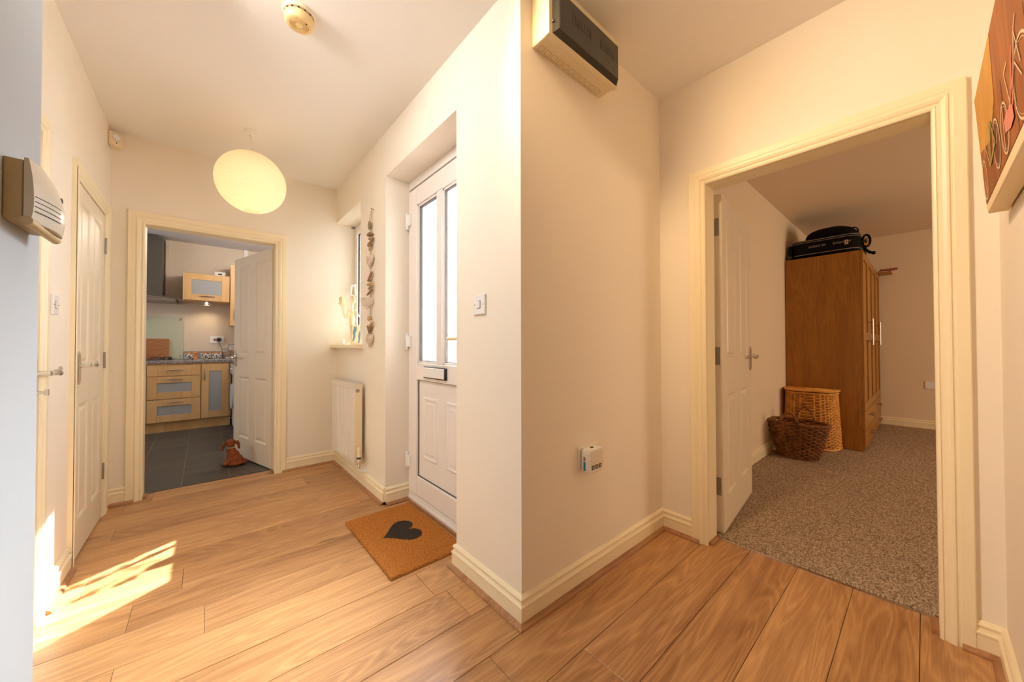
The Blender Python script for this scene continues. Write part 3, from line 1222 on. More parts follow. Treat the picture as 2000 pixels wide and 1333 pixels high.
g.tube([(vx, y1-.03, z0), (vx, y1-.03, .145), (vx+.01, y1-.03, .137), (XF-.002, y1-.03, .137)], .0055, 8)
each('pipe', g, 'white', rd, smooth=True)
g = G()
for y in (2.9, 3.22):
    g.box(x1+.004, XF, y-.02, y+.02, .30, .34)
    g.box(x1+.004, XF, y-.02, y+.02, .62, .66)
each('bracket', g, 'steel', rd)

# ------------------------------------------------------------------ hall lamp: paper lantern
lx, ly, lz, LR = .232, 2.95, 2.162, .196
pd = empty('pendant_lamp', (lx, ly, 2.51), label='round white rice paper lantern hanging lit from the hall ceiling', cat='ceiling lamp')
g = G()
g.lathe([(.040, 2.51), (.040, 2.497), (.034, 2.488), (.014, 2.482), (.006, 2.47), (.006, 2.463)], (lx, ly, 0), 24)
obj('ceiling_rose', g, 'plastic', pd, smooth=True)
obj('cord', G().tube([(lx, ly, 2.465), (lx, ly, lz+.09)], .0028, 8), 'white', pd)
nr = 24
prof = []
thA, thB = .18, PI-.22
for i in range(nr):
    for j in range(3):
        q = (i+j/3)/nr
        th = thA+(thB-thA)*q
        R_ = LR+.0030*math.sin(j/3*PI)
        prof.append((R_*math.sin(th), lz+R_*math.cos(th)))
th = thB
prof.append((LR*math.sin(th), lz+LR*math.cos(th)))
# open surface (no caps)
g = G()
n = 40
vs = []
for r_, h in prof:
    for k in range(n):
        a = 2*PI*k/n
        vs.append((lx+r_*math.cos(a), ly+r_*math.sin(a), h))
g.add(vs, [(i*n+k, i*n+(k+1) % n, (i+1)*n+(k+1) % n, (i+1)*n+k) for i in range(len(prof)-1) for k in range(n)])
sh = obj('lamp_shade', g, 'paper_shade', pd, smooth=True, angle=60)
for i in range(nr+1):
    th = thA+(thB-thA)*i/nr
    c = [(lx+(LR-.001)*math.sin(th)*math.cos(2*PI*k/36), ly+(LR-.001)*math.sin(th)*math.sin(2*PI*k/36), lz+(LR-.001)*math.cos(th)) for k in range(36)]
    obj('wire_ring', G().tube(c, .0011, 4, closed=True), 'plastic_c', sh)
g = G()
for a in (0, PI/2, PI, PI*1.5):
    g.tube([(lx+math.cos(a)*(LR-.004)*math.sin(thA+(thB-thA)*q/16), ly+math.sin(a)*(LR-.004)*math.sin(thA+(thB-thA)*q/16), lz+(LR-.004)*math.cos(thA+(thB-thA)*q/16)) for q in range(17)], .0011, 4)
obj('wire_frame', g, 'plastic_c', pd)
g = G()
g.lathe([(.016, lz+.10), (.018, lz+.06), (.018, lz+.05)], (lx, ly, 0), 14)
obj('lamp_holder', g, 'plastic', pd, smooth=True)
obj('bulb', G().ball((lx, ly, lz+.022), .030, 16, 10), 'bulb', pd, smooth=True)
light('pendant_light', 'POINT', 2.3, (1, .76, .46), (lx, ly, lz-.02), None, shadow_soft_size=.035)

# ------------------------------------------------------------------ smoke alarm
c = (.303, 1.765)
sa = empty('smoke_alarm', (*c, 2.51), label='yellowed round smoke alarm with ringed vents on the hall ceiling', cat='smoke alarm')
g = G()
g.lathe([(.062, 2.51), (.064, 2.505), (.060, 2.498), (.050, 2.496)], (*c, 0), 36)
obj('base', g, 'plastic_c', sa, smooth=True)
g = G()
for k in range(14):
    a = 2*PI*k/14
    g.box(c[0]+.053*math.cos(a)-.003, c[0]+.053*math.cos(a)+.003, c[1]+.053*math.sin(a)-.003, c[1]+.053*math.sin(a)+.003, 2.488, 2.498)
g.lathe([(.045, 2.488), (.045, 2.498)], (*c, 0), 24)
obj('vent_gap', g, 'dark_in', sa)
g = G()
g.lathe([(.056, 2.490), (.058, 2.486), (.056, 2.470), (.052, 2.462), (.046, 2.459), (.036, 2.458),
         (.035, 2.461), (.033, 2.461), (.032, 2.457), (.030, 2.457), (.029, 2.461), (.027, 2.461), (.026, 2.457), (.024, 2.457), (.023, 2.461), (.021, 2.461),
         (.020, 2.457), (.018, 2.457), (.017, 2.461), (.015, 2.461), (.014, 2.457), (.0005, 2.456)], (*c, 0), 40)
obj('cover', g, 'plastic_y', sa, smooth=True, angle=40)
g = G()
g.ball((c[0]+.022, c[1]-.026, 2.459), (.004, .004, .003), 10, 6)
obj('test_button', g, 'dark_in', sa, smooth=True)

# ------------------------------------------------------------------ motion sensor in the corner
g = G()
g.prism([(XL, 3.455), (XL+.012, 3.450), (XL+.060, 3.498), (XL+.062, 3.512), (XL+.035, YK), (XL, YK)], 2.385, 2.475)
ms = empty('motion_sensor', (XL+.03, 3.51, 2.38), label='small cream motion sensor high in the hall corner', cat='sensor')
obj('body', g, 'plastic_c', ms, bevel=.006)
g = G()
g.ball((XL+.037, 3.474, 2.443), (.024, .012, .022), 14, 8, rot=Matrix.Rotation(PI/4, 3, 'Z'))
obj('lens', g, 'white', ms, smooth=True)
g = G()
g.ball((XL+.036, 3.474, 2.405), (.003, .003, .004), 8, 6)
obj('indicator', g, 'dark_in', ms)

# ------------------------------------------------------------------ switches


def switch(name, label, origin, u, nrm, w=.086, h=.086):
    o, u, nv = Vector(origin), Vector(u), Vector(nrm)
    r = empty(name, origin, label=label, cat='light switch')

    def bx(g, a, b, c, d, e, f, mi=0):
        # u range a..b, z range c..d, normal range e..f
        p0 = o+u*a+nv*e+Vector((0, 0, c))
        p1 = o+u*b+nv*f+Vector((0, 0, d))
        g.box(p0.x, p1.x, p0.y, p1.y, p0.z, p1.z, mi)
    g = G()
    bx(g, -w/2, w/2, -h/2, h/2, 0, .009)
    obj('plate', g, 'white', r, bevel=.002)
    g = G()
    bx(g, -.0125, .0125, -.017, .017, .009, .0095)
    obj('recess', g, 'grey_gap', r)
    g = G()
    bx(g, -.011, .011, -.0155, .0155, .009, .0125)
    obj('rocker', g, 'white', r, bevel=.001)
    g = G()
    for s in (-1, 1):
        p = o+u*(.030*s)+nv*.0092
        g.ball(p, .0028, 8, 6)
    each('screw', g, 'hinge', r)
    return r


switch('light_switch', 'white single rocker light switch on the pier beside the front door', (XF, 1.278, 1.241), (0, 1, 0), (-1, 0, 0))
switch('light_switch', 'small white light switch on the left wall between the two closed doors', (XL, 2.400, 1.237), (0, 1, 0), (1, 0, 0), .074, .084)

# socket with plug-in device on the brown shaded wall
sk = empty('wall_socket', (1.328, YB, .55), label='white double wall socket behind the plug-in monitor by the corner', cat='socket')
obj('plate', G().box(1.258, 1.400, YB-.010, YB, .512, .604), 'plastic', sk, bevel=.002)
pm = empty('plug_in_monitor', (1.315, YB-.045, .50), label='white rounded plug-in monitor with small screen icons in the wall socket', cat='plug-in device')


def rrect(x0, x1, z0, z1, r, n=5):
    p = []
    for cx, cz, a0 in ((x1-r, z0+r, -PI/2), (x1-r, z1-r, 0), (x0+r, z1-r, PI/2), (x0+r, z0+r, PI)):
        for i in range(n+1):
            a = a0+PI/2*i/n
            p.append((cx+r*math.cos(a), cz+r*math.sin(a)))
    return p


g = G()
g.prism(rrect(1.262, 1.372, .498, .606, .024), YB-.058, YB-.016, axis='y')
obj('body', g, 'white', pm, bevel=.006)
g = G()
g.prism(rrect(1.276, 1.360, .512, .594, .014), YB-.0595, YB-.0575, axis='y')
obj('front_panel', g, 'plastic', pm)
g = G()
for i in range(3):
    g.box(1.281+i*.025, 1.299+i*.025, YB-.061, YB-.059, .516, .534)
each('icon', g, 'grey_gap', pm)
g = G()
for i in range(3):
    g.box(1.286+i*.025, 1.292+i*.025, YB-.0617, YB-.060, .520, .530)
each('icon_mark', g, 'paper', pm)
obj('side_label', G().box(1.2605, 1.2625, YB-.040, YB-.030, .512, .550), 'teal', pm)
obj('side_label', G().box(1.2605, 1.2625, YB-.040, YB-.030, .554, .572), 'hinge', pm)
g = G()
g.box(1.30, 1.314, YB-.045, YB-.035, .6055, .608)
obj('vent_slot', g, 'dark_in', pm)
g = G()
g.box(1.275, 1.36, YB-.018, YB-.008, .52, .59)
obj('plug_base', g, 'plastic', pm)

# ------------------------------------------------------------------ consumer unit
cu = empty('consumer_unit', (1.205, YB, 2.25), label='cream electrical consumer unit with smoked cover high on the shaded wall', cat='fuse box')
ya = .915
g = G()
g.box(.982, 1.432, ya+.02, YB, 2.250, 2.470)
obj('case', g, 'plastic_c', cu, bevel=.004)
g = G()
g.box(.978, 1.436, ya, ya+.022, 2.247, 2.473)
obj('front_frame', g, 'plastic_c', cu, bevel=.003)
g = G()
zz0, zz1, xx0, xx1 = 2.256, 2.428, .998, 1.430
rings = [(0, 0), (.016, .020), (.020, .022)]
vs = []
for ins, pr in rings:
    y = ya-pr
    vs += [(xx0+ins, y, zz0+ins*.9), (xx1-ins, y, zz0+ins*.9), (xx1-ins, y, zz1-ins*.6), (xx0+ins, y, zz1-ins*.6)]
fs = [(i*4+k, i*4+(k+1) % 4, (i+1)*4+(k+1) % 4, (i+1)*4+k) for i in range(2) for k in range(4)]+[(8, 9, 10, 11)]
g.add(vs, fs)
cv = obj('smoked_cover', g, 'smoke', cu)
g = G()
for i in list(range(7))+list(range(10, 16)):
    x = 1.09+i*.0185
    g.box(x, x+.008, ya-.0226, ya-.0222, 2.335, 2.372)
each('breaker_row', g, mat('breaker_brown', (.03, .018, .012), .5), cv)
g = G()
for i in range(11):
    x = 1.0+i*.037
    frame = [(x, x+.026, YB-.036, YB-.035), (x, x+.026, YB-.012, YB-.011), (x, x+.001, YB-.036, YB-.011), (x+.025, x+.026, YB-.036, YB-.011)]
    for a, b, c_, d_ in frame:
        g.box(a, b, c_, d_, 2.2492, 2.2502)
obj('knockout', g, mat('knockout_line', (.42, .32, .2), .6), cu)
g = G()
g.ball((1.0, ya-.003, 2.300), .006, 10, 6)
g.ball((1.2, ya-.021, 2.285), .004, 10, 6)
each('screw', g, 'black', cu)

# ------------------------------------------------------------------ alarm keypad on the near left wall
kp = empty('alarm_keypad', (XG, 1.23, 1.30), label='beige curved alarm keypad on the pale grey wall at left edge', cat='keypad')


def keypad():
    g = G()
    ny, nz = 10, 8
    y0, y1, z0, z1 = 1.165, 1.318, 1.312, 1.437
    grid = []
    for j in range(nz+1):
        v = j/nz
        for i in range(ny+1):
            u = i/ny
            z = z0+(z1-z0)*v
            x = XG+.039+.017*math.sin(u*PI*.78)-.030*max(0, v-.35)**2*1.6*(.35+u*.9)-.004*max(0, .2-v)*5
            zt = z-(.014*u*u if v > .9 else 0)
            grid.append((x, y0+(y1-y0)*u, zt))
    n = ny+1
    fs = [(j*n+i, j*n+i+1, (j+1)*n+i+1, (j+1)*n+i) for j in range(nz) for i in range(ny)]
    b = len(grid)
    back = [(XG+.0262, p[1], p[2]) for p in grid]
    allv = grid+back
    for i in range(ny):
        fs.append((i, i+1, b+i+1, b+i))
        q = nz*n
        fs.append((q+i, q+i+1, b+q+i+1, b+q+i))
    for j in range(nz):
        fs.append((j*n, (j+1)*n, b+(j+1)*n, b+j*n))
        fs.append((j*n+ny, (j+1)*n+ny, b+(j+1)*n+ny, b+j*n+ny))
    g.add(allv, fs)
    return g


obj('flap_cover', keypad(), mat('keypad_beige', (.50, .44, .33), .3), kp, smooth=True, angle=50)
g = G()
g.box(XG, XG+.026, 1.167, 1.316, 1.312, 1.434)
obj('body', g, mat('keypad_base', (.40, .29, .13), .45), kp, bevel=.003)
g = G()
g.tube([(XG+.031, 1.160, 1.311), (XG+.034, 1.20, 1.309), (XG+.036, 1.318, 1.307)], .009, 12)
obj('hinge_barrel', g, mat('keypad_barrel', (.46, .35, .18), .4), kp, smooth=True)
g = G()
for i in range(4):
    z = 1.333+i*.010
    pts = []
    for q in range(7):
        u = q/6*.55+.02
        x = XG+.0392+.017*math.sin(u*PI*.78)
        pts.append((x, 1.165+.153*u, z))
    g.tube(pts, .0009, 4)
each('grille_line', g, 'grey_gap', kp)
g = G()
g.ball((XG+.050, 1.285, 1.392), (.003, .005, .007), 10, 8)
obj('indicator', g, 'grey_gap', kp, smooth=True)

# ------------------------------------------------------------------ canvas picture on the near right wall
cx0, cx1, cz0, cz1 = .90, 1.775, 1.452, 1.806
yb_, yf_ = YR+.004, YR+.040
cvs = empty('canvas_picture', (1.34, YR, cz0), label='thick canvas print of bicycles leaning on planks, on the right wall', cat='picture')
tilt = .020


def cpt(x, d, z):
    q = (z-cz0)/(cz1-cz0)
    return (x, (yb_ if d == 0 else yf_+.0005*d)+tilt*q*(1 if d else .8), z)


g = G()
vs = [cpt(cx0, 0, cz0), cpt(cx1, 0, cz0), cpt(cx1, 0, cz1), cpt(cx0, 0, cz1), cpt(cx0, 1, cz0), cpt(cx1, 1, cz0), cpt(cx1, 1, cz1), cpt(cx0, 1, cz1)]
g.add(vs, [(0, 1, 2, 3), (4, 5, 6, 7), (0, 1, 5, 4), (1, 2, 6, 5), (2, 3, 7, 6), (3, 0, 4, 7)])
obj('canvas', g, 'canvas_side', cvs, bevel=.003)


def cquad(x0, x1, z0, z1, lay, zx=None):
    g = G()
    g.add([cpt(x0, lay, z0), cpt(x1, lay, z0), cpt(x1, lay, z1), cpt(x0, lay, z1)], [(0, 1, 2, 3)])
    return g


each('printed_scene', cquad(cx0+.002, cx1-.002, cz0+.028, cz1, 3), 'print_dark', cvs)
g = G()
g.add([cpt(x, 4, cz0+z) for x, z in ((cx1-.002, .185), (1.56, .145), (1.44, .20), (1.41, .351), (cx1-.002, .351))], [(0, 1, 2, 3, 4)])
each('printed_wall', g, 'print_yellow', cvs)
g = G()
for x in (1.06, 1.20, 1.34, 1.47):
    g.add([cpt(x, 4, cz0+.03), cpt(x+.004, 4, cz0+.03), cpt(x+.004, 4, cz0+.2), cpt(x, 4, cz0+.2)], [(0, 1, 2, 3)])
each('printed_gap', g, 'print_brown', cvs)


def ring_print(g, x, z, rx, rz, w=.006, lay=5, n=28, a0=0, a1=2*PI):
    vs = []
    for i in range(n+1):
        a = a0+(a1-a0)*i/n
        for s in (0, 1):
            vs.append(cpt(x+(rx-w*s)*math.cos(a), lay, z+(rz-w*s)*math.sin(a)))
    g.add(vs, [(2*i, 2*i+1, 2*i+3, 2*i+2) for i in range(n)])


def line_print(g, a, b, w=.005, lay=6):
    a, b = Vector(a), Vector(b)
    d = (b-a).normalized()
    p = Vector((-d.y, d.x))*w/2
    g.add([cpt(*(lambda q: (q.x, lay, q.y))(q)) for q in (a-p, b-p, b+p, a+p)], [(0, 1, 2, 3)])


wheels = ((1.727, .090, .050, .058), (1.470, .102, .054, .062), (1.345, .090, .052, .058), (1.125, .098, .085, .075))
g = G()
for x, z, rx, rz in wheels[1:2]:
    g.add([cpt(x+rx*math.cos(2*PI*k/24), 4, cz0+z+rz*math.sin(2*PI*k/24)) for k in range(24)], [tuple(range(24))])
each('printed_wheel', g, 'print_brown', cvs)
for x, z, rx, rz in wheels:
    g = G()
    ring_print(g, x, cz0+z, rx, rz, .0055)
    ring_print(g, x, cz0+z, rx-.010, rz-.010, .0015)
    each('printed_wheel', g, 'print_line', cvs)
g = G()
for a, b in (((1.244, .190), (1.285, .184)), ((1.285, .184), (1.252, .105)), ((1.252, .105), (1.33, .09)), ((1.122, .218), (1.150, .202)), ((1.150, .202), (1.12, .125)),
             ((1.15, .20), (1.214, .108)), ((1.345, .148), (1.36, .035)), ((1.43, .125), (1.47, .102)), ((1.66, .17), (1.60, .09)), ((1.56, .20), (1.58, .19)), ((1.26, .11), (1.17, .15)), ((1.17, .15), (1.12, .10)),
             ((1.727, .09), (1.70, .03)), ((1.64, .19), (1.68, .14))):
    line_print(g, (a[0], cz0+a[1]), (b[0], cz0+b[1]), .0045)
each('printed_bicycle', g, 'print_line', cvs)
g = G()
for a, b in (((1.528, .185), (1.594, .090)), ((1.525, .18), (1.476, .107)), ((1.594, .09), (1.476, .112)), ((1.54, .185), (1.60, .12))):
    line_print(g, (a[0], cz0+a[1]), (b[0], cz0+b[1]), .009, 7)
each('printed_bicycle', g, 'print_green', cvs)
g = G()
g.add([cpt(x, 7, cz0+z) for x, z in ((1.23, .096), (1.30, .108), (1.336, .101), (1.333, .075), (1.27, .060), (1.225, .066))], [(0, 1, 2, 3, 4, 5)])
for a, b in (((1.25, .10), (1.18, .19)), ((1.23, .09), (1.15, .185))):
    line_print(g, (a[0], cz0+a[1]), (b[0], cz0+b[1]), .007, 7)
each('printed_bicycle', g, 'print_pink', cvs)

# ------------------------------------------------------------------ driftwood mobile on the front wall
mb = empty('driftwood_mobile', (XF-.012, 2.615, 1.06), label='hanging garland of driftwood sticks and white wooden hearts beside the window', cat='wall hanging')
xm = XF-.014
g = G()
g.tube([(xm, 2.588, 2.045), (xm, 2.600, 1.99), (xm, 2.622, 1.955)], .0016, 5)
g.tube([(xm, 2.588, 2.045), (xm, 2.640, 1.99), (xm, 2.632, 1.955)], .0016, 5)
g.tube([(xm, 2.622, 1.96), (xm, 2.617, 1.50), (xm, 2.620, 1.10)], .0016, 5)
obj('string', g, 'jute', mb)
g = G()
g.tube([(XF, 2.588, 2.048), (XF-.018, 2.588, 2.048)], .003, 6)
g.ball((XF-.018, 2.588, 2.048), .005, 8, 6)
obj('nail', g, 'hinge', mb)
g = G()
g.ball((xm-.004, 2.624, 1.935), (.013, .017, .034), 12, 8)
obj('shell', g, mat('shell_grey', srgb(150, 134, 104), .7, var=.3, vscale=60), mb, smooth=True)


def heart_pts(s, n=40):
    p = []
    for i in range(n):
        t = 2*PI*i/n
        p.append((16*math.sin(t)**3/16*s*.5, (13*math.cos(t)-5*math.cos(2*t)-2*math.cos(3*t)-math.cos(4*t))/17*s*.5))
    return p


def heart(yc, zc, size, tw, tall=1.15):
    g = G()
    pts = [(a, b*tall) for a, b in heart_pts(size)]
    n = len(pts)
    vs = []
    for th, k in ((-.007, .9), (-.005, 1), (.005, 1), (.007, .9)):
        for a, b in pts:
            vs.append((xm-(.028 if tw < -.5 else .006)+th*math.cos(tw)+a*k*math.sin(tw), yc+a*k*math.cos(tw)-th*math.sin(tw), zc+b*k))
    fs = [(i*n+k, i*n+(k+1) % n, (i+1)*n+(k+1) % n, (i+1)*n+k) for i in range(3) for k in range(n)]+[tuple(range(n)), tuple(range(3*n, 4*n))]
    g.add(vs, fs)
    return g


def stick(yc, zc, ln, ang, r):
    g = G()
    pts, rr = [], []
    for i in range(9):
        q = i/8-.5
        pts.append((xm-.004+random.uniform(-.002, .002), yc+q*ln*math.cos(ang), zc+q*ln*math.sin(ang)+random.uniform(-.15, .15)*r))
        rr.append(r*(1-1.1*abs(q)**2)*random.uniform(.8, 1.1))
    g.tube(pts, rr, 8)
    return g


random.seed(3)
for yc, zc, ln, an, r in ((2.614, 1.868, .075, .1, .015), (2.622, 1.838, .035, .3, .010), (2.605, 1.812, .105, -.35, .011), (2.612, 1.786, .05, 0, .011), (2.61, 1.768, .045, -.6, .009),
                          (2.612, 1.562, .105, -.55, .010), (2.62, 1.535, .045, .2, .008), (2.612, 1.505, .090, .05, .013), (2.62, 1.480, .04, -.3, .008), (2.612, 1.450, .115, -.28, .010),
                          (2.622, 1.258, .030, 1.4, .015), (2.602, 1.205, .115, -.38, .011), (2.638, 1.180, .070, .9, .009), (2.606, 1.178, .060, 2.2, .010), (2.622, 1.155, .035, .2, .008)):
    obj('driftwood_stick', stick(yc, zc, ln, an, r), 'drift', mb, smooth=True)
for yc, zc, s, tw in ((2.612, 1.675, .100, -.10), (2.600, 1.372, .092, -.95), (2.612, 1.105, .100, -.12)):
    obj('wooden_heart', heart(yc, zc, s, tw), 'heart', mb, smooth=True)

# ------------------------------------------------------------------ window sill things
cn = empty('candelabra', (.985, 3.300, 1.072), label='ornate pale gold five-armed candelabra on the window sill', cat='candelabra')
bx_, by_ = .985, 3.300
g = G()
g.lathe([(.045, 1.072), (.046, 1.078), (.036, 1.086), (.018, 1.094), (.012, 1.110), (.014, 1.14), (.010, 1.17), (.013, 1.20), (.020, 1.26), (.021, 1.30), (.014, 1.335), (.010, 1.35), (.016, 1.362), (.016, 1.372),
         (.008, 1.385), (.007, 1.43), (.012, 1.44), (.006, 1.452), (.018, 1.462), (.020, 1.466), (.012, 1.470), (.014, 1.505), (.012, 1.507)], (bx_, by_, 0), 18)
obj('stem', g, 'gold', cn, smooth=True)
for a in (PI/2+.25, PI/2+1.0, -PI/2-.2, -PI/2+.7, PI+.3):
    g = G()
    dx, dy = math.cos(a), math.sin(a)
    L_ = .125
    if abs(dx) > .8:
        L_ = .085
    pts = []
    for q in range(19):
        t = q/18
        rr = .012+L_*t
        z = 1.372+.030*math.sin(t*2.6*PI)*(1-.3*t)-.045*math.sin(t*PI)+.03*t*t*t
        pts.append((bx_+dx*rr, by_+dy*rr, z))
    g.tube(pts, .0035, 6)
    ex, ey, ez = pts[-1]
    g.lathe([(.004, ez-.002), (.021, ez+.012), (.021, ez+.015), (.010, ez+.016), (.012, ez+.028), (.014, ez+.055), (.018, ez+.060), (.011, ez+.060)], (ex, ey, 0), 14)
    obj('arm', g, 'gold', cn, smooth=True)
ps = empty('decorative_box', (.975, 3.12, 1.072), label='cream block with blue grey cat silhouettes on the window sill', cat='ornament')
obj('block', G().box(.925, 1.005, 3.105, 3.145, 1.072, 1.235), 'card', ps, bevel=.002)
g = G()


def cat_sil(g, y0, s, z0):
    pts = [(0, 0), (.010, .045), (.004, .060), (.006, .085), (.014, .110), (.012, .128), (.020, .118), (.030, .120), (.036, .130), (.036, .108), (.034, .085), (.026, .070), (.026, .040), (.018, .012), (.010, -.004)]
    vs = [(y0+a*s, 3.1035, z0+b*s) for a, b in pts]
    vs2 = [(v[0], 3.1052, v[2]) for v in vs]
    n = len(vs)
    g.add(vs+vs2, [tuple(range(n)), tuple(range(n, 2*n))]+[(i, (i+1) % n, n+(i+1) % n, n+i) for i in range(n)])


cat_sil(g, .928, 1.0, 1.10)
cat_sil(g, .972, .8, 1.085)
each('cat_silhouette', g, 'cat', ps)
brd = empty('bird_ornament', (.94, 3.40, 1.072), label='small white bird ornament at the foot of the candelabra', cat='ornament')
g = G()
g.ball((.94, 3.40, 1.092), (.016, .028, .020), 14, 10)
g.ball((.935, 3.385, 1.112), .012, 12, 8)
obj('body', g, 'white', brd, smooth=True)
g = G()
g.ball((.924, 3.382, 1.114), .003, 8, 6)
obj('eye', g, 'black', brd)

# ------------------------------------------------------------------ doormat
g = G()
mx0, mx1, my0, my1 = .642, 1.040, 1.578, 2.262
nx, ny = 132, 226
# heart: tip (0.733,1.92); lobes toward +x
hp = [(a, b) for a, b in heart_pts(1, 80)]
hx0, hx1 = .733, .935
tipa = min(b for a, b in hp)
topa = max(b for a, b in hp)


def in_poly(x, y, poly):
    c = False
    n = len(poly)
    j = n-1
    for i in range(n):
        xi, yi = poly[i]
        xj, yj = poly[j]
        if (yi > y) != (yj > y) and x < (xj-xi)*(y-yi)/(yj-yi)+xi:
            c = not c
        j = i
    return c


HP = [(hx0+(b-tipa)/(topa-tipa)*(hx1-hx0), 1.935-a*.245) for a, b in hp]
vs, fs, mi = [], [], []
random.seed(11)
for j in range(ny+1):
    for i in range(nx+1):
        e = min(i, j, nx-i, ny-j)
        jit = .0015 if e < 2 else 0
        vs.append((mx0+(mx1-mx0)*i/nx+random.uniform(-1, 1)*jit, my0+(my1-my0)*j/ny+random.uniform(-1, 1)*jit*1.5, (.003 if e == 0 else .013)+random.uniform(0, .0035)))
for j in range(ny):
    for i in range(nx):
        fs.append((j*(nx+1)+i, j*(nx+1)+i+1, (j+1)*(nx+1)+i+1, (j+1)*(nx+1)+i))
        xx = mx0+(mx1-mx0)*(i+.5)/nx+random.uniform(-.002, .002)
        yy = my0+(my1-my0)*(j+.5)/ny+random.uniform(-.002, .002)
        mi.append(1 if in_poly(xx, yy, HP) else 0)
g.v, g.f, g.m = vs, fs, mi
g.box(mx0+.002, mx1-.002, my0+.002, my1-.002, .0005, .006)
tag(obj('doormat', g, ['coir', 'coir_dark'], smooth=True, angle=180), 'orange brown coir doormat with a dark heart in front of the front door', 'doormat')

# ------------------------------------------------------------------ toy dog
dg = empty('toy_dog', (.19, 4.02, 0), label='small russet plush dog sitting with its back to us against the kitchen door', cat='soft toy')


def blob(name, parts, res, material, parent, detail=None):
    g = G()
    for c, r in parts:
        g.ball(c, r, 14, 10)
    o = obj(name, g, material, parent, smooth=True, angle=180)
    m_ = o.modifiers.new('remesh', 'REMESH')
    m_.mode = 'VOXEL'
    m_.voxel_size = res
    m_.use_smooth_shade = True
    s_ = o.modifiers.new('smooth', 'SMOOTH')
    s_.iterations = 4
    s_.factor = .6
    return o


bx0, by0 = .205, 4.03
parts = [((bx0+.01, by0, .050), (.058, .050, .050)), ((bx0, by0+.01, .085), (.044, .042, .050)), ((bx0-.015, by0+.02, .125), (.034, .033, .038)), ((bx0-.018, by0+.025, .160), (.026, .026, .03)),
         ((bx0-.020, by0+.035, .195), (.038, .040, .036)), ((bx0-.022, by0+.070, .188), (.022, .032, .020)),
         ((bx0-.052, by0+.01, .022), (.030, .045, .022)), ((bx0+.060, by0-.005, .024), (.045, .034, .024)), ((bx0-.070, by0+.04, .016), (.018, .030, .015)), ((bx0+.010, by0-.04, .020), (.050, .018, .016)),
         ((bx0-.04, by0+.06, .05), (.014, .016, .05)), ((bx0+.02, by0+.06, .05), (.014, .016, .05))]
blob('body', parts, .006, 'fur', dg)
for s in (-1, 1):
    blob('ear', [((bx0-.020+s*.046, by0+.035, .192), (.014, .020, .020)), ((bx0-.020+s*.056, by0+.035, .168), (.012, .022, .028)), ((bx0-.020+s*.058, by0+.033, .148), (.010, .018, .018))], .005, 'fur', dg)
g = G()
g.tube([(bx0-.018+.028*math.cos(a), by0+.025+.028*math.sin(a), .158) for a in [2*PI*k/16 for k in range(16)]], .004, 6, closed=True)
obj('collar', g, 'paper', dg, smooth=True)

# ------------------------------------------------------------------ kitchen
YU = 6.12   # unit fronts
YWK = 6.72


def bar_handle(root, p0, p1, out=(0, -1, 0), bow=.020, r=.0055, name='handle', mt_='steel'):
    p0, p1, out = Vector(p0), Vector(p1), Vector(out)
    pts, rr = [], []
    for i in range(11):
        t = i/10
        pts.append(p0.lerp(p1, t)+out*(bow*math.sin(t*PI)**.7 if 0 < t < 1 else 0))
        rr.append(r*(.6+.5*math.sin(t*PI)))
    return obj(name, G().tube(pts, rr, 8), mt_, root, smooth=True)


def framed_front(root, name, x0, x1, z0, z1, y, glass=None, st=.085, rt=.06, handle=None, solid=False):
    g = G()
    t = .018
    if solid:
        g.box(x0, x1, y-t, y, z0, z1)
    else:
        g.box(x0, x0+st, y-t, y, z0, z1)
        g.box(x1-st, x1, y-t, y, z0, z1)
        g.box(x0+st+.0005, x1-st-.0005, y-t+.0015, y, z0, z0+rt)
        g.box(x0+st+.0005, x1-st-.0005, y-t+.0015, y, z1-rt, z1)
    d = obj(name, g, 'birch', root, bevel=.0008)
    if glass and not solid:
        obj('glass_insert', G().box(x0+st-.004, x1-st+.004, y-.010, y-.004, z0+rt-.004, z1-rt+.004), 'frost', d)
    if handle:
        bar_handle(d, *handle)
    return d


bu = empty('drawer_unit', (-.278, 6.4, 0), label='birch kitchen drawer unit with three drawers under the worktop', cat='kitchen unit')
obj('carcass', G().box(-.530, -.030, YU+.002, YWK, .13, .845), 'birch', bu)
g = G()
dr = framed_front(bu, 'drawer', -.520, -.036, .695, .822, YU, st=.085, rt=.0635, handle=((-.355, YU-.018, .762), (-.200, YU-.018, .762)))
framed_front(bu, 'drawer', -.520, -.036, .412, .688, YU, glass=True, st=.085, rt=.080, handle=((-.355, YU-.018, .648), (-.200, YU-.018, .648)))
framed_front(bu, 'drawer', -.520, -.036, .130, .405, YU, glass=True, st=.085, rt=.080, handle=((-.355, YU-.018, .365), (-.200, YU-.018, .365)))
bc = empty('base_cupboard', (.11, 6.4, 0), label='birch kitchen base cupboard with tall frosted panel beside the washing machine', cat='kitchen unit')
obj('carcass', G().box(-.028, .275, YU+.002, YWK, .13, .845), 'birch', bc)
d_ = framed_front(bc, 'door', -.026, .250, .132, .824, YU, glass=True, st=.072, rt=.085)
bar_handle(d_, (.006, YU-.018, .615), (.006, YU-.018, .768))
lc = empty('base_cupboard', (-.85, 6.4, 0), label='birch kitchen base cupboard cut off by the left door jamb', cat='kitchen unit')
obj('carcass', G().box(-1.13, -.532, YU+.002, YWK, .13, .845), 'birch', lc)
framed_front(lc, 'drawer', -1.128, -.526, .695, .822, YU, st=.085, rt=.0635)
framed_front(lc, 'drawer', -1.128, -.526, .412, .688, YU, glass=True, rt=.08)
framed_front(lc, 'drawer', -1.128, -.526, .130, .405, YU, glass=True, rt=.08)
obj('trim_plinth', G().box(-1.15, .268, YU+.035, YU+.053, 0, .128), 'birch', kind='structure')
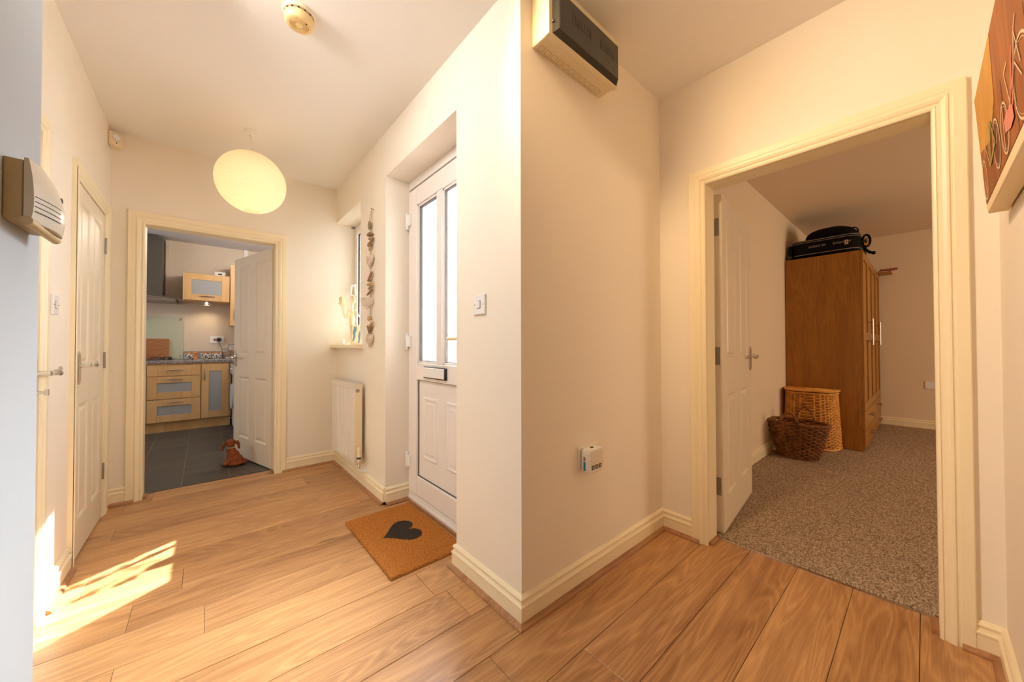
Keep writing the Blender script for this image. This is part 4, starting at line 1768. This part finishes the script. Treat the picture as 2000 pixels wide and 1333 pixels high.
wt = empty('worktop', (-.2, 6.4, .845), label='grey speckled granite effect worktop with low upstand', cat='worktop')
g = G()
g.box(-1.15, .268, YU-.022, YWK, .845, .885)
g.box(.268, .905, 4.9, YWK, .845, .885)
obj('slab', g, 'granite', wt, bevel=.006)
obj('upstand', G().box(-.212, .905, YWK-.02, YWK, .885, .990), 'granite', wt)
hb = empty('gas_hob', (-.5, 6.4, .8855), label='black gas hob with low pan supports on the kitchen worktop', cat='hob')
obj('plate', G().box(-.86, -.30, 6.16, 6.62, .8855, .893), 'steel_hood', hb)
for cx_, cy_ in ((-.42, 6.28), (-.42, 6.50), (-.70, 6.28), (-.70, 6.50)):
    g = G()
    g.lathe([(.035, .893), (.032, .905), (.012, .910), (.001, .911)], (cx_, cy_, 0), 16)
    obj('burner', g, 'black', hb, smooth=True)
    g = G()
    for a in (0, PI/2, PI, 3*PI/2):
        g.tube([(cx_+.095*math.cos(a), cy_+.095*math.sin(a), .894), (cx_+.090*math.cos(a), cy_+.090*math.sin(a), .918), (cx_+.02*math.cos(a), cy_+.02*math.sin(a), .920)], .004, 6)
    obj('pan_support', g, 'black', hb)
g = G()
g.lathe([(.016, .893), (.015, .915), (.010, .917)], (-.335, 6.24, 0), 12)
g.lathe([(.016, .893), (.015, .915), (.010, .917)], (-.335, 6.34, 0), 12)
each('control_knob', g, 'black', hb, smooth=True)
sp = obj('splashback', G().box(-.90, -.224, YWK-.008, YWK, .89, 1.465), 'splash')
tag(sp, 'pale green glass splashback behind the hob', 'splashback')
for z in (1.43, .93):
    g = G()
    g.lathe([(.010, 0), (.010, .006), (.006, .008)], (-.25, YWK-.016, z), 12, axis='y')
    obj('cap_screw', g, 'steel', sp, smooth=True)
g = G()
g.prism(rrect(-.72, -.362, .895, 1.165, .022), YWK-.060, YWK-.042, axis='y')
for i, v in enumerate(g.v):
    q = (v[2]-.895)/.27
    g.v[i] = (v[0], v[1]+.034*q-.0, v[2])
tag(obj('chopping_board', g, 'board', bevel=.003), 'brown wooden chopping board leaning on the glass splashback', 'chopping board')
# extractor hood
hd = empty('extractor_hood', (-.62, 6.5, 1.62), label='steel chimney extractor hood with curved glass canopy above the hob', cat='extractor hood')
g = G()
g.box(-.86, -.418, 6.43, YWK, 1.70, 2.47)
obj('chimney', g, 'steel_hood', hd, bevel=.003)
g = G()
ns = 14
top, bot = [], []
for i in range(ns+1):
    u = -1+2*i/ns
    x = -.64+.43*u
    z = 1.715-.055*u*u
    top.append((x, z))
    bot.append((x, z-.006))
g.prism(top+bot[::-1], 6.24, YWK, axis='y')
obj('glass_canopy', g, mat('canopy_glass', (.40, .38, .33), .08, Transmission_Weight=.5), hd, smooth=True)
g = G()
top = []
for i in range(ns+1):
    u = -1+2*i/ns
    x = -.64+.355*u
    top.append((x, 1.703-.050*u*u*.72))
poly = top+[(-.285, 1.640), (-.995, 1.640)]
g.prism(poly, 6.26, YWK, axis='y')
obj('control_body', g, 'steel', hd, smooth=True)
g = G()
for i in range(7):
    g.lathe([(.005, -.003), (.005, 0)], (-.545+i*.022, 6.259, 1.675), 8, axis='y')
each('button', g, 'black', hd)
obj('pipe_conduit', G().box(-.405, -.375, YWK-.03, YWK, 1.76, 2.50), 'wall_k', kind='structure')
obj('pipe_conduit', G().box(.44, .49, YWK-.04, YWK, 2.20, HC), 'white', kind='structure')
# wall cabinets
wc = empty('wall_cabinet', (.02, 6.55, 1.68), label='short birch wall cabinet with frosted flap and lit downlight beneath', cat='wall cabinet')
obj('carcass', G().box(-.222, .262, 6.40, YWK, 1.672, 2.040), 'birch', wc)
fd = framed_front(wc, 'door', -.222, .262, 1.680, 2.040, 6.398, glass=True, st=.085, rt=.082)
bar_handle(fd, (-.058, 6.38, 1.738), (.104, 6.38, 1.738))
tw = empty('wall_cabinet', (.45, 6.5, 1.36), label='tall birch wall cabinet half hidden behind the open kitchen door', cat='wall cabinet')
obj('carcass', G().box(.272, .70, 6.38, YWK, 1.355, 2.200), 'birch', tw)
td = framed_front(tw, 'door', .270, .70, 1.350, 2.205, 6.378, st=.085, rt=.085, glass=True)
bar_handle(td, (.318, 6.36, 1.42), (.318, 6.36, 1.59))
dl = empty('under_cabinet_light', (.02, 6.45, 1.672), label='lit chrome downlight under the short wall cabinet', cat='lamp')
g = G()
g.prism([(-.040, 1.672), (.078, 1.672), (.070, 1.630), (-.032, 1.630)], 6.44, 6.56, axis='y')
obj('housing', g, 'steel', dl, bevel=.003)
g = G()
g.lathe([(.016, 0), (.014, -.001), (.001, -.0012)], (.019, 6.4395, 1.650), 16, axis='y')
g.lathe([(.028, 1.6295), (.001, 1.629)], (.019, 6.50, 0), 16)
obj('lens', g, 'spot', dl)
light('under_cabinet_lamp', 'SPOT', 3, (1, .68, .36), (.019, 6.52, 1.62), (0, .25, -1), spot_size=2.3, spot_blend=.9, shadow_soft_size=.03)
ca = empty('carbon_monoxide_alarm', (.165, 6.5, 2.04), label='small white alarm box standing on the short wall cabinet', cat='alarm')
obj('case', G().box(.098, .222, 6.50, 6.54, 2.041, 2.112), 'white', ca, bevel=.006)
obj('display', G().box(.140, .182, 6.4985, 6.501, 2.068, 2.085), 'black', ca)
ks = empty('wall_socket', (.14, YWK, 1.16), label='white kitchen cooker socket with red switch above the worktop', cat='socket')
obj('plate', G().box(.058, .218, YWK-.010, YWK, 1.105, 1.205), 'white', ks, bevel=.002)
obj('rocker', G().box(.100, .122, YWK-.014, YWK-.009, 1.140, 1.172), 'red', ks)
pg = empty('plug', (.158, YWK-.02, 1.155), label='black plug with cable in the kitchen socket', cat='plug')
g = G()
g.lathe([(.028, .012), (.030, .0), (.026, -.016), (.012, -.020), (.001, -.021)], (.158, YWK-.022, 1.155), 16, axis='y')
obj('body', g, 'black', pg, smooth=True)
obj('cable', G().tube([(.160, YWK-.035, 1.135), (.170, YWK-.04, 1.09), (.190, YWK-.06, 1.02), (.205, YWK-.075, .95), (.205, YWK-.08, .892)], .004, 6), 'black', pg, smooth=True)
# canisters etc, on the worktop


def flower_mat():
    m = bpy.data.materials.new('flower_pottery')
    m.use_nodes = True
    nt = m.node_tree
    b = nt.nodes['Principled BSDF']
    tc = nt.nodes.new('ShaderNodeTexCoord')
    v = nt.nodes.new('ShaderNodeTexVoronoi')
    v.inputs['Scale'].default_value = 48
    r = nt.nodes.new('ShaderNodeValToRGB')
    cr = r.color_ramp
    cr.elements[0].position = .10
    cr.elements[0].color = srgb(150, 145, 140)
    cr.elements[1].position = .6
    cr.elements[1].color = srgb(224, 220, 212)
    e = cr.elements.new(.25)
    e.color = srgb(74, 74, 80)
    e = cr.elements.new(.42)
    e.color = srgb(84, 84, 90)
    e = cr.elements.new(.50)
    e.color = srgb(220, 216, 208)
    nt.links.new(tc.outputs['Object'], v.inputs['Vector'])
    nt.links.new(v.outputs['Distance'], r.inputs['Fac'])
    nt.links.new(r.outputs['Color'], b.inputs['Base Color'])
    b.inputs['Roughness'].default_value = .3
    return m


FM = flower_mat()


def canister(x, y, label):
    r = empty('canister', (x, y, .885), label=label, cat='canister', group='flowered pottery canisters on the worktop')
    g = G()
    g.lathe([(.050, .886), (.054, .892), (.054, .962), (.050, .966)], (x, y, 0), 24)
    obj('jar', g, FM, r, smooth=True)
    g = G()
    g.lathe([(.050, .966), (.052, .970), (.052, .978), (.048, .982), (.001, .982)], (x, y, 0), 24)
    obj('lid', g, 'turned', r, smooth=True)
    return r


canister(-.150, 6.42, 'flowered grey and white canister farthest left, beside the pepper mill')
canister(.016, 6.42, 'flowered grey and white canister in the middle of the row')
canister(.128, 6.42, 'flowered grey and white canister nearest the glass jar')
g = G()
g.lathe([(.022, .886), (.024, .892), (.018, .905), (.016, .925), (.020, .940), (.022, .955), (.016, .962), (.024, .972), (.022, .985), (.008, .992), (.001, .993)], (-.088, 6.30, 0), 18)
tag(obj('pepper_mill', g, 'turned', smooth=True), 'turned wooden pepper mill standing between two flowered canisters', 'pepper mill')


def jar(x, y, r_, h, fill, label):
    e = empty('glass_jar', (x, y, .885), label=label, cat='jar')
    g = G()
    g.lathe([(r_*.95, .886), (r_, .892), (r_, .885+h-.015), (r_*.85, .885+h-.005), (r_*.8, .885+h-.005), (r_*.94, .885+h-.018), (r_*.94, .896), (.001, .895)], (x, y, 0), 20)
    obj('glass', g, 'jar', e, smooth=True)
    g = G()
    g.lathe([(r_*.9, .897), (r_*.9, .885+fill)], (x, y, 0), 16)
    obj('contents', g, 'pasta', e)
    g = G()
    g.lathe([(r_*.9, .885+h-.006), (r_*.9, .885+h+.006), (r_*.3, .885+h+.010), (.001, .885+h+.011)], (x, y, 0), 20)
    obj('lid', g, 'steel', e, smooth=True)


jar(.228, 6.45, .045, .135, .10, 'clear glass storage jar with brown contents beside the canisters')
jar(.300, 6.55, .045, .20, .12, 'taller dark lidded glass jar behind the open kitchen door')
g = G()
g.lathe([(.020, .886), (.030, .888), (.045, .905), (.043, .906), (.028, .891), (.001, .890)], (.258, 6.30, 0), 20)
tag(obj('small_dish', g, 'white', smooth=True), 'small white dish at the worktop corner by the door handle', 'dish')
# washing machine
wm = empty('washing_machine', (.57, 5.80, 0), label='white washing machine seen edge-on behind the kitchen door', cat='washing machine')
g = G()
g.box(.285, .88, 5.53, 6.10, .02, .835)
obj('body', g, 'wm', wm, bevel=.012)
g = G()
g.box(.265, .290, 5.535, 6.095, .70, .835)
obj('control_panel', g, 'wm', wm, bevel=.008)
g = G()
g.lathe([(.165, .004), (.160, -.018), (.140, -.030), (.110, -.032), (.001, -.034)], (.285, 5.82, .42), 28, axis='x')
obj('porthole_door', g, 'wm', wm, smooth=True)
g = G()
g.lathe([(.020, 0), (.018, -.022), (.001, -.024)], (.265, 5.62, .77), 14, axis='x')
obj('dial', g, 'white', wm, smooth=True)
g = G()
for x in (.32, .84):
    for y in (5.57, 6.06):
        g.lathe([(.02, 0), (.02, .021)], (x, y, 0), 10)
each('foot', g, 'black', wm)

# ------------------------------------------------------------------ bedroom: wardrobe
wx0, wx1, wyf, wyb, wh = 4.90, 6.80, .405, YB-.006, 2.000
wd = empty('wardrobe', (5.85, .71, .0128), label='tall oak veneer wardrobe with four panelled doors and drawers below', cat='wardrobe')
g = G()
g.box(wx0, wx0+.02, wyf, wyb, .0128, wh)
g.box(wx1-.02, wx1, wyf, wyb, .0128, wh)
g.box(wx0+.02, wx1-.02, wyf, wyb, wh-.02, wh)
g.box(wx0+.02, wx1-.02, wyf+.03, wyb, .05, .07)
g.box(wx0+.02, wx1-.02, wyb-.01, wyb, .05, wh)
g.box(wx0+.02, wx1-.02, wyf+.02, wyf+.035, .0128, .05)
obj('carcass', g, 'wardrobe', wd, bevel=.001)
nd = 4
dw = (wx1-wx0)/nd
for i in range(nd):
    a, b = wx0+dw*i+.002, wx0+dw*(i+1)-.002
    g = G()
    z0, z1 = .402, wh-.004
    t = .019
    y0_, y1_ = wyf-t, wyf-.001
    st = .065
    g.box(a, a+st, y0_, y1_, z0, z1)
    g.box(b-st, b, y0_, y1_, z0, z1)
    for c_, d__ in ((z0, z0+.08), (1.11, 1.19), (z1-.08, z1)):
        g.box(a+st, b-st, y0_, y1_, c_, d__)
    dd = obj('door', g, 'wardrobe', wd, bevel=.001)
    obj('door_panel', G().box(a+st-.003, b-st+.003, y0_+.010, y1_-.002, z0+.07, z1-.07), 'wardrobe', dd)
    hx = b-.030 if i % 2 == 0 else a+.030
    g = G()
    g.tube([(hx, y0_-.032, 1.06), (hx, y0_-.032, 1.34)], .006, 10)
    for z in (1.10, 1.30):
        g.tube([(hx, y0_, z), (hx, y0_-.032, z)], .004, 8)
    obj('handle', g, 'steel', dd, smooth=True)
for i in range(2):
    a, b = wx0+dw*2*i+.002, wx0+dw*2*(i+1)-.002
    for z0, z1 in ((.215, .396), (.032, .209)):
        d_ = obj('drawer', G().box(a, b, wyf-.020, wyf-.001, z0, z1), 'wardrobe', wd, bevel=.001)
        g = G()
        xc = (a+b)/2
        zc = (z0+z1)/2+.02
        g.tube([(xc-.10, wyf-.052, zc), (xc+.10, wyf-.052, zc)], .006, 10)
        for x in (xc-.07, xc+.07):
            g.tube([(x, wyf-.02, zc), (x, wyf-.052, zc)], .004, 8)
        obj('handle', g, 'steel', d_, smooth=True)

# suitcase on the wardrobe
sc = empty('suitcase', (5.25, .68, 2.0), label='large black fabric suitcase lying on top of the wardrobe', cat='suitcase')
sx0, sx1, sy0, sy1, sz0, sz1 = 4.93, 5.66, .410, .965, 2.018, 2.198


def rr3(x0, x1, y0, y1, z0, z1, r, n=6):
    g = G()
    poly = []
    for cx, cy, a0 in ((x1-r, y0+r, -PI/2), (x1-r, y1-r, 0), (x0+r, y1-r, PI/2), (x0+r, y0+r, PI)):
        for i in range(n+1):
            a = a0+PI/2*i/n
            poly.append((cx+r*math.cos(a), cy+r*math.sin(a)))
    g.prism(poly, z0, z1)
    return g, poly


g, poly = rr3(sx0, sx1, sy0, sy1, sz0, sz1, .09)
obj('body', g, 'blacksoft', sc, bevel=.012)
for z in (sz0+.022, sz1-.030, sz1-.012):
    g = G()
    g.tube([(x, y, z) for x, y in poly], .0030 if z != sz1-.030 else .0022, 5, closed=True)
    obj('piping', g, mat('silver_piping', (.42, .38, .32), .4, .3), sc, smooth=True)
# lettering, printed upside down as the case lies on its side


def text_mesh(s, size):
    cu_ = bpy.data.curves.new('lettering', 'FONT')
    cu_.body = s
    cu_.size = size
    cu_.extrude = .0003
    o = bpy.data.objects.new('lettering', cu_)
    COL.objects.link(o)
    dg_ = bpy.context.evaluated_depsgraph_get()
    me = bpy.data.meshes.new_from_object(o.evaluated_get(dg_))
    bpy.data.objects.remove(o)
    return me


for yy in (.560, .755):
    me = text_mesh('AIR SUPREME', .030)
    me.materials.clear()
    me.materials.append(mat('grey_print', (.30, .27, .23), .7))
    o = bpy.data.objects.new('lettering', me)
    COL.objects.link(o)
    o.parent = sc
    # text plane faces -x, rotated by half a turn: local x -> +y, local y -> -z
    o.matrix_local = Matrix(((0, 0, -1, sx0-.0012-5.25), (1, 0, 0, yy-.09-.68), (0, -1, 0, 2.125-2.0), (0, 0, 0, 1)))
    o.scale = (.8, 1, 1)
g = G()
g.box(sx0-.003, sx0+.001, .492, .518, 2.085, 2.130)
lb = obj('label_patch', g, 'paper', sc)
obj('label_mark', G().box(sx0-.0035, sx0-.002, .500, .508, 2.092, 2.122), 'print_brown', lb)
for x, y in ((4.97, .975), (5.60, .975)):
    g = G()
    g.lathe([(.022, -.012), (.024, -.006), (.024, .006), (.022, .012)], (x-.03, y-.0, 2.034), 14, axis='x')
    obj('wheel', g, 'black', sc, smooth=True)
g = G()
g.box(4.94, 5.65, .955, .985, 2.03, 2.16)
obj('base_panel', g, 'blacksoft', sc, bevel=.006)
g = G()
for x in (5.02, 5.10):
    g.tube([(x, .412, 2.10), (x, .375, 2.115), (x+.02, .370, 2.09)], .007, 8)
g.tube([(5.02, .375, 2.115), (5.12, .372, 2.115)], .009, 8)
obj('handle', g, 'black', sc, smooth=True)
bg = empty('holdall', (5.2, .66, 2.2), label='soft black holdall lying on the suitcase above the wardrobe', cat='bag')
g = G()
vs, fs = [], []
nu, nv = 22, 8
for j in range(nv+1):
    v = j/nv
    for i in range(nu):
        a = 2*PI*i/nu
        k = (1-v**2.2)**.5 if v < 1 else 0
        rx = .28*(.15+.85*k)
        ry = .225*(.12+.88*k)
        x = 5.24+rx*math.copysign(abs(math.cos(a))**.7, math.cos(a))
        y = .645+ry*math.copysign(abs(math.sin(a))**.7, math.sin(a))+.02*v
        vs.append((x, y, 2.206+.140*v+.004*noise.noise(Vector((x*9, y*9, v*4)))))
fs = [(j*nu+i, j*nu+(i+1) % nu, (j+1)*nu+(i+1) % nu, (j+1)*nu+i) for j in range(nv) for i in range(nu)]+[tuple(range(nu))[::-1], tuple(range(nv*nu, (nv+1)*nu))]
g.add(vs, fs)
obj('body', g, 'blacksoft', bg, smooth=True, angle=80)
g = G()
g.tube([(4.98, .50, 2.255), (4.965, .44, 2.250), (5.00, .425, 2.235), (5.06, .43, 2.220)], .006, 6)
g.tube([(4.97, .80, 2.245), (4.96, .65, 2.285), (4.97, .50, 2.255)], .006, 6)
obj('strap', g, 'blacksoft', bg, smooth=True)
g = G()
cc = [(5.06, .372+.028*math.cos(a), 2.115+.060*math.sin(a)) for a in [2*PI*k/20 for k in range(20)]]
g.tube(cc, .010, 8, closed=True)
g.tube([(5.05, .385, 2.06), (5.03, .375, 2.02), (5.02, .345, 1.985), (5.02, .318, 1.975)], [.012, .013, .014, .012], 8)
g.ball((5.02, .318, 1.975), .017, 10, 8)
lt = obj('strap', g, 'blacksoft', sc, smooth=True)
obj('tag', G().box(5.035, 5.039, .355, .385, 2.068, 2.098), 'yellow', lt, label='yellow tag')
obj('tag', G().box(5.035, 5.039, .358, .384, 2.104, 2.140), 'hinge', lt)
# small red things on a shelf beyond the wardrobe
shf = obj('wall_shelf', G().box(6.62, 6.85, .262, .40, 1.985, 2.000), 'wardrobe', bevel=.001)
tag(shf, 'small oak shelf on the far bedroom wall beyond the wardrobe', 'shelf')
g = G()
for i in range(5):
    y = .22+i*.03
    g.tube([(6.66, y, 2.012), (6.655, y+.008, 2.040), (6.66, y+.020, 2.045), (6.665, y+.026, 2.016)], .006, 6)
g.tube([(6.65, .205, 2.038), (6.66, .28, 2.012), (6.65, .34, 2.026), (6.66, .385, 2.010)], .006, 6)
tag(obj('red_ribbon', g, 'red', smooth=True), 'curled red ribbon lying on the small shelf past the wardrobe', 'ribbon')
bs = empty('wall_socket', (6.85, -.06, .55), label='white double socket on the far bedroom wall', cat='socket')
obj('plate', G().box(6.84, 6.85, -.125, .0, .51, .60), 'white', bs, bevel=.002)

# ------------------------------------------------------------------ woven baskets


def weave_shell(outline, z0, z1, rows, stakes, taper, amp, rw, n_per=4, lean=None):
    """outline(u)->(x,y) for the rim scale 1; taper(v) scales; returns weave G and stakes G"""
    gw, gs = G(), G()
    for r in range(rows):
        v = (r+.5)/rows
        sc_ = taper(v)
        pts = []
        n = stakes*n_per
        for i in range(n):
            u = i/n
            x, y, nx_, ny_ = outline(u, sc_)
            off = amp*math.sin(PI*(i/n_per)+(PI if r % 2 else 0))
            dx, dy = (lean(v) if lean else (0, 0))
            pts.append((x+nx_*off+dx, y+ny_*off+dy, z0+(z1-z0)*v))
        gw.tube(pts, rw, 4, closed=True)
    for s in range(stakes):
        u = (s+.0)/stakes
        pts = []
        for q in range(7):
            v = q/6
            x, y, nx_, ny_ = outline(u, taper(v))
            dx, dy = (lean(v) if lean else (0, 0))
            pts.append((x+dx, y+dy, z0+(z1-z0)*v))
        gs.tube(pts, rw*1.1, 5)
    return gw, gs


bx_c, by_c = 4.225, .790
BZ = .0128
rot_b = math.radians(78)


def ob(u, s):
    a = 2*PI*u
    ax, ay = .235*s, .165*s
    x, y = ax*math.cos(a), ay*math.sin(a)
    nx_, ny_ = math.cos(a)/ax, math.sin(a)/ay
    l = math.hypot(nx_, ny_)
    nx_, ny_ = nx_/l, ny_/l
    c, s_ = math.cos(rot_b), math.sin(rot_b)
    return bx_c+x*c-y*s_, by_c+x*s_+y*c, nx_*c-ny_*s_, nx_*s_+ny_*c


bk = empty('wicker_basket', (bx_c, by_c, BZ), label='dark brown oval wicker log basket with two handles on the bedroom carpet', cat='basket')
tp = lambda v: .66+.34*v**.85
gw, gs = weave_shell(ob, BZ+.012, BZ+.318, 18, 32, tp, .0075, .0072)
obj('weave', gw, 'wicker_d', bk, smooth=True, kind='stuff')
obj('stakes', gs, 'wicker_d', bk, smooth=True, kind='stuff')
g = G()
for ph in (0, PI):
    pts = []
    for i in range(150):
        u = i/150
        x, y, nx_, ny_ = ob(u, 1.0)
        w_ = 2*PI*u*30+ph
        pts.append((x+nx_*.008*math.cos(w_), y+ny_*.008*math.cos(w_), BZ+.324+.006*math.sin(w_)))
    g.tube(pts, .0075, 6, closed=True)
obj('rim', g, 'wicker_d', bk, smooth=True)
g = G()
pl_ = [ob(i/40, tp(0)*1.02)[:2] for i in range(40)]
g.prism(pl_, BZ, BZ+.014)
obj('base', g, 'wicker_d', bk)
for side in (.25, .75):
    # handles rise from the long sides
    h0 = ob(side-.055, 1.0)
    h1 = ob(side+.055, 1.0)
    g = G()
    for ph in (0, PI):
        pts = []
        for i in range(41):
            t = i/40
            x = h0[0]+(h1[0]-h0[0])*t
            y = h0[1]+(h1[1]-h0[1])*t
            z = BZ+.315+(.135 if side == .75 else .105)*math.sin(PI*t)**.75
            w_ = t*2*PI*7+ph
            pts.append((x+.006*math.cos(w_), y+.006*math.cos(w_)*.4, z+.006*math.sin(w_)))
        g.tube(pts, .006, 6)
    obj('handle', g, 'wicker_d', bk, smooth=True)

# hamper: D-shaped plan, flat back against the wardrobe side
hm = empty('laundry_hamper', (4.73, .78, .0128), label='tall golden wicker laundry hamper with lid against the wardrobe side', cat='hamper')
HX, HY = 4.875, .785


def oh(u, s):
    # flat back along +x side, bulging front toward -x
    a = 2*PI*u
    hw, dp_ = .205*s, .235*s
    if u < .5:
        t = u/.5
        aa = PI/2+PI*t
        ca, sa_ = math.cos(aa), math.sin(aa)
        x = dp_*math.copysign(abs(ca)**.75, ca)
        y = hw*math.copysign(abs(sa_)**.55, sa_)
        nx_, ny_ = ca, sa_
    else:
        t = (u-.5)/.5
        x = 0
        y = -hw+2*hw*t
        nx_, ny_ = 1, 0
    return HX+x, HY+y, nx_*.9, ny_*.9


tph = lambda v: 1.12-.12*v
gw, gs = weave_shell(oh, .022, .565, 34, 34, tph, .0055, .0062)
obj('weave', gw, 'wicker_l', hm, smooth=True, kind='stuff')
obj('stakes', gs, 'wicker_l', hm, smooth=True, kind='stuff')
g = G()
pin = [oh(i/60, .96)[:2] for i in range(60)]
g.prism(pin, .024, .56)
obj('lining', g, 'dark_in', hm)
g = G()
for z, s_ in ((.0225, 1.13), (.570, 1.02)):
    g.tube([(*oh(i/60, s_)[:2], z) for i in range(60)], .009, 6, closed=True)
obj('rim', g, 'wicker_l', hm, smooth=True)
g = G()
g.prism([oh(i/60, 1.04)[:2] for i in range(60)], .590, .602)
g.tube([(*oh(i/60, 1.06)[:2], .596) for i in range(60)], .011, 8, closed=True)
for k in range(14):
    s_ = .95-.065*k
    g.tube([(*oh(i/60, s_)[:2], .604) for i in range(60)], .004, 4, closed=True)
obj('lid', g, 'wicker_l', hm, smooth=True)
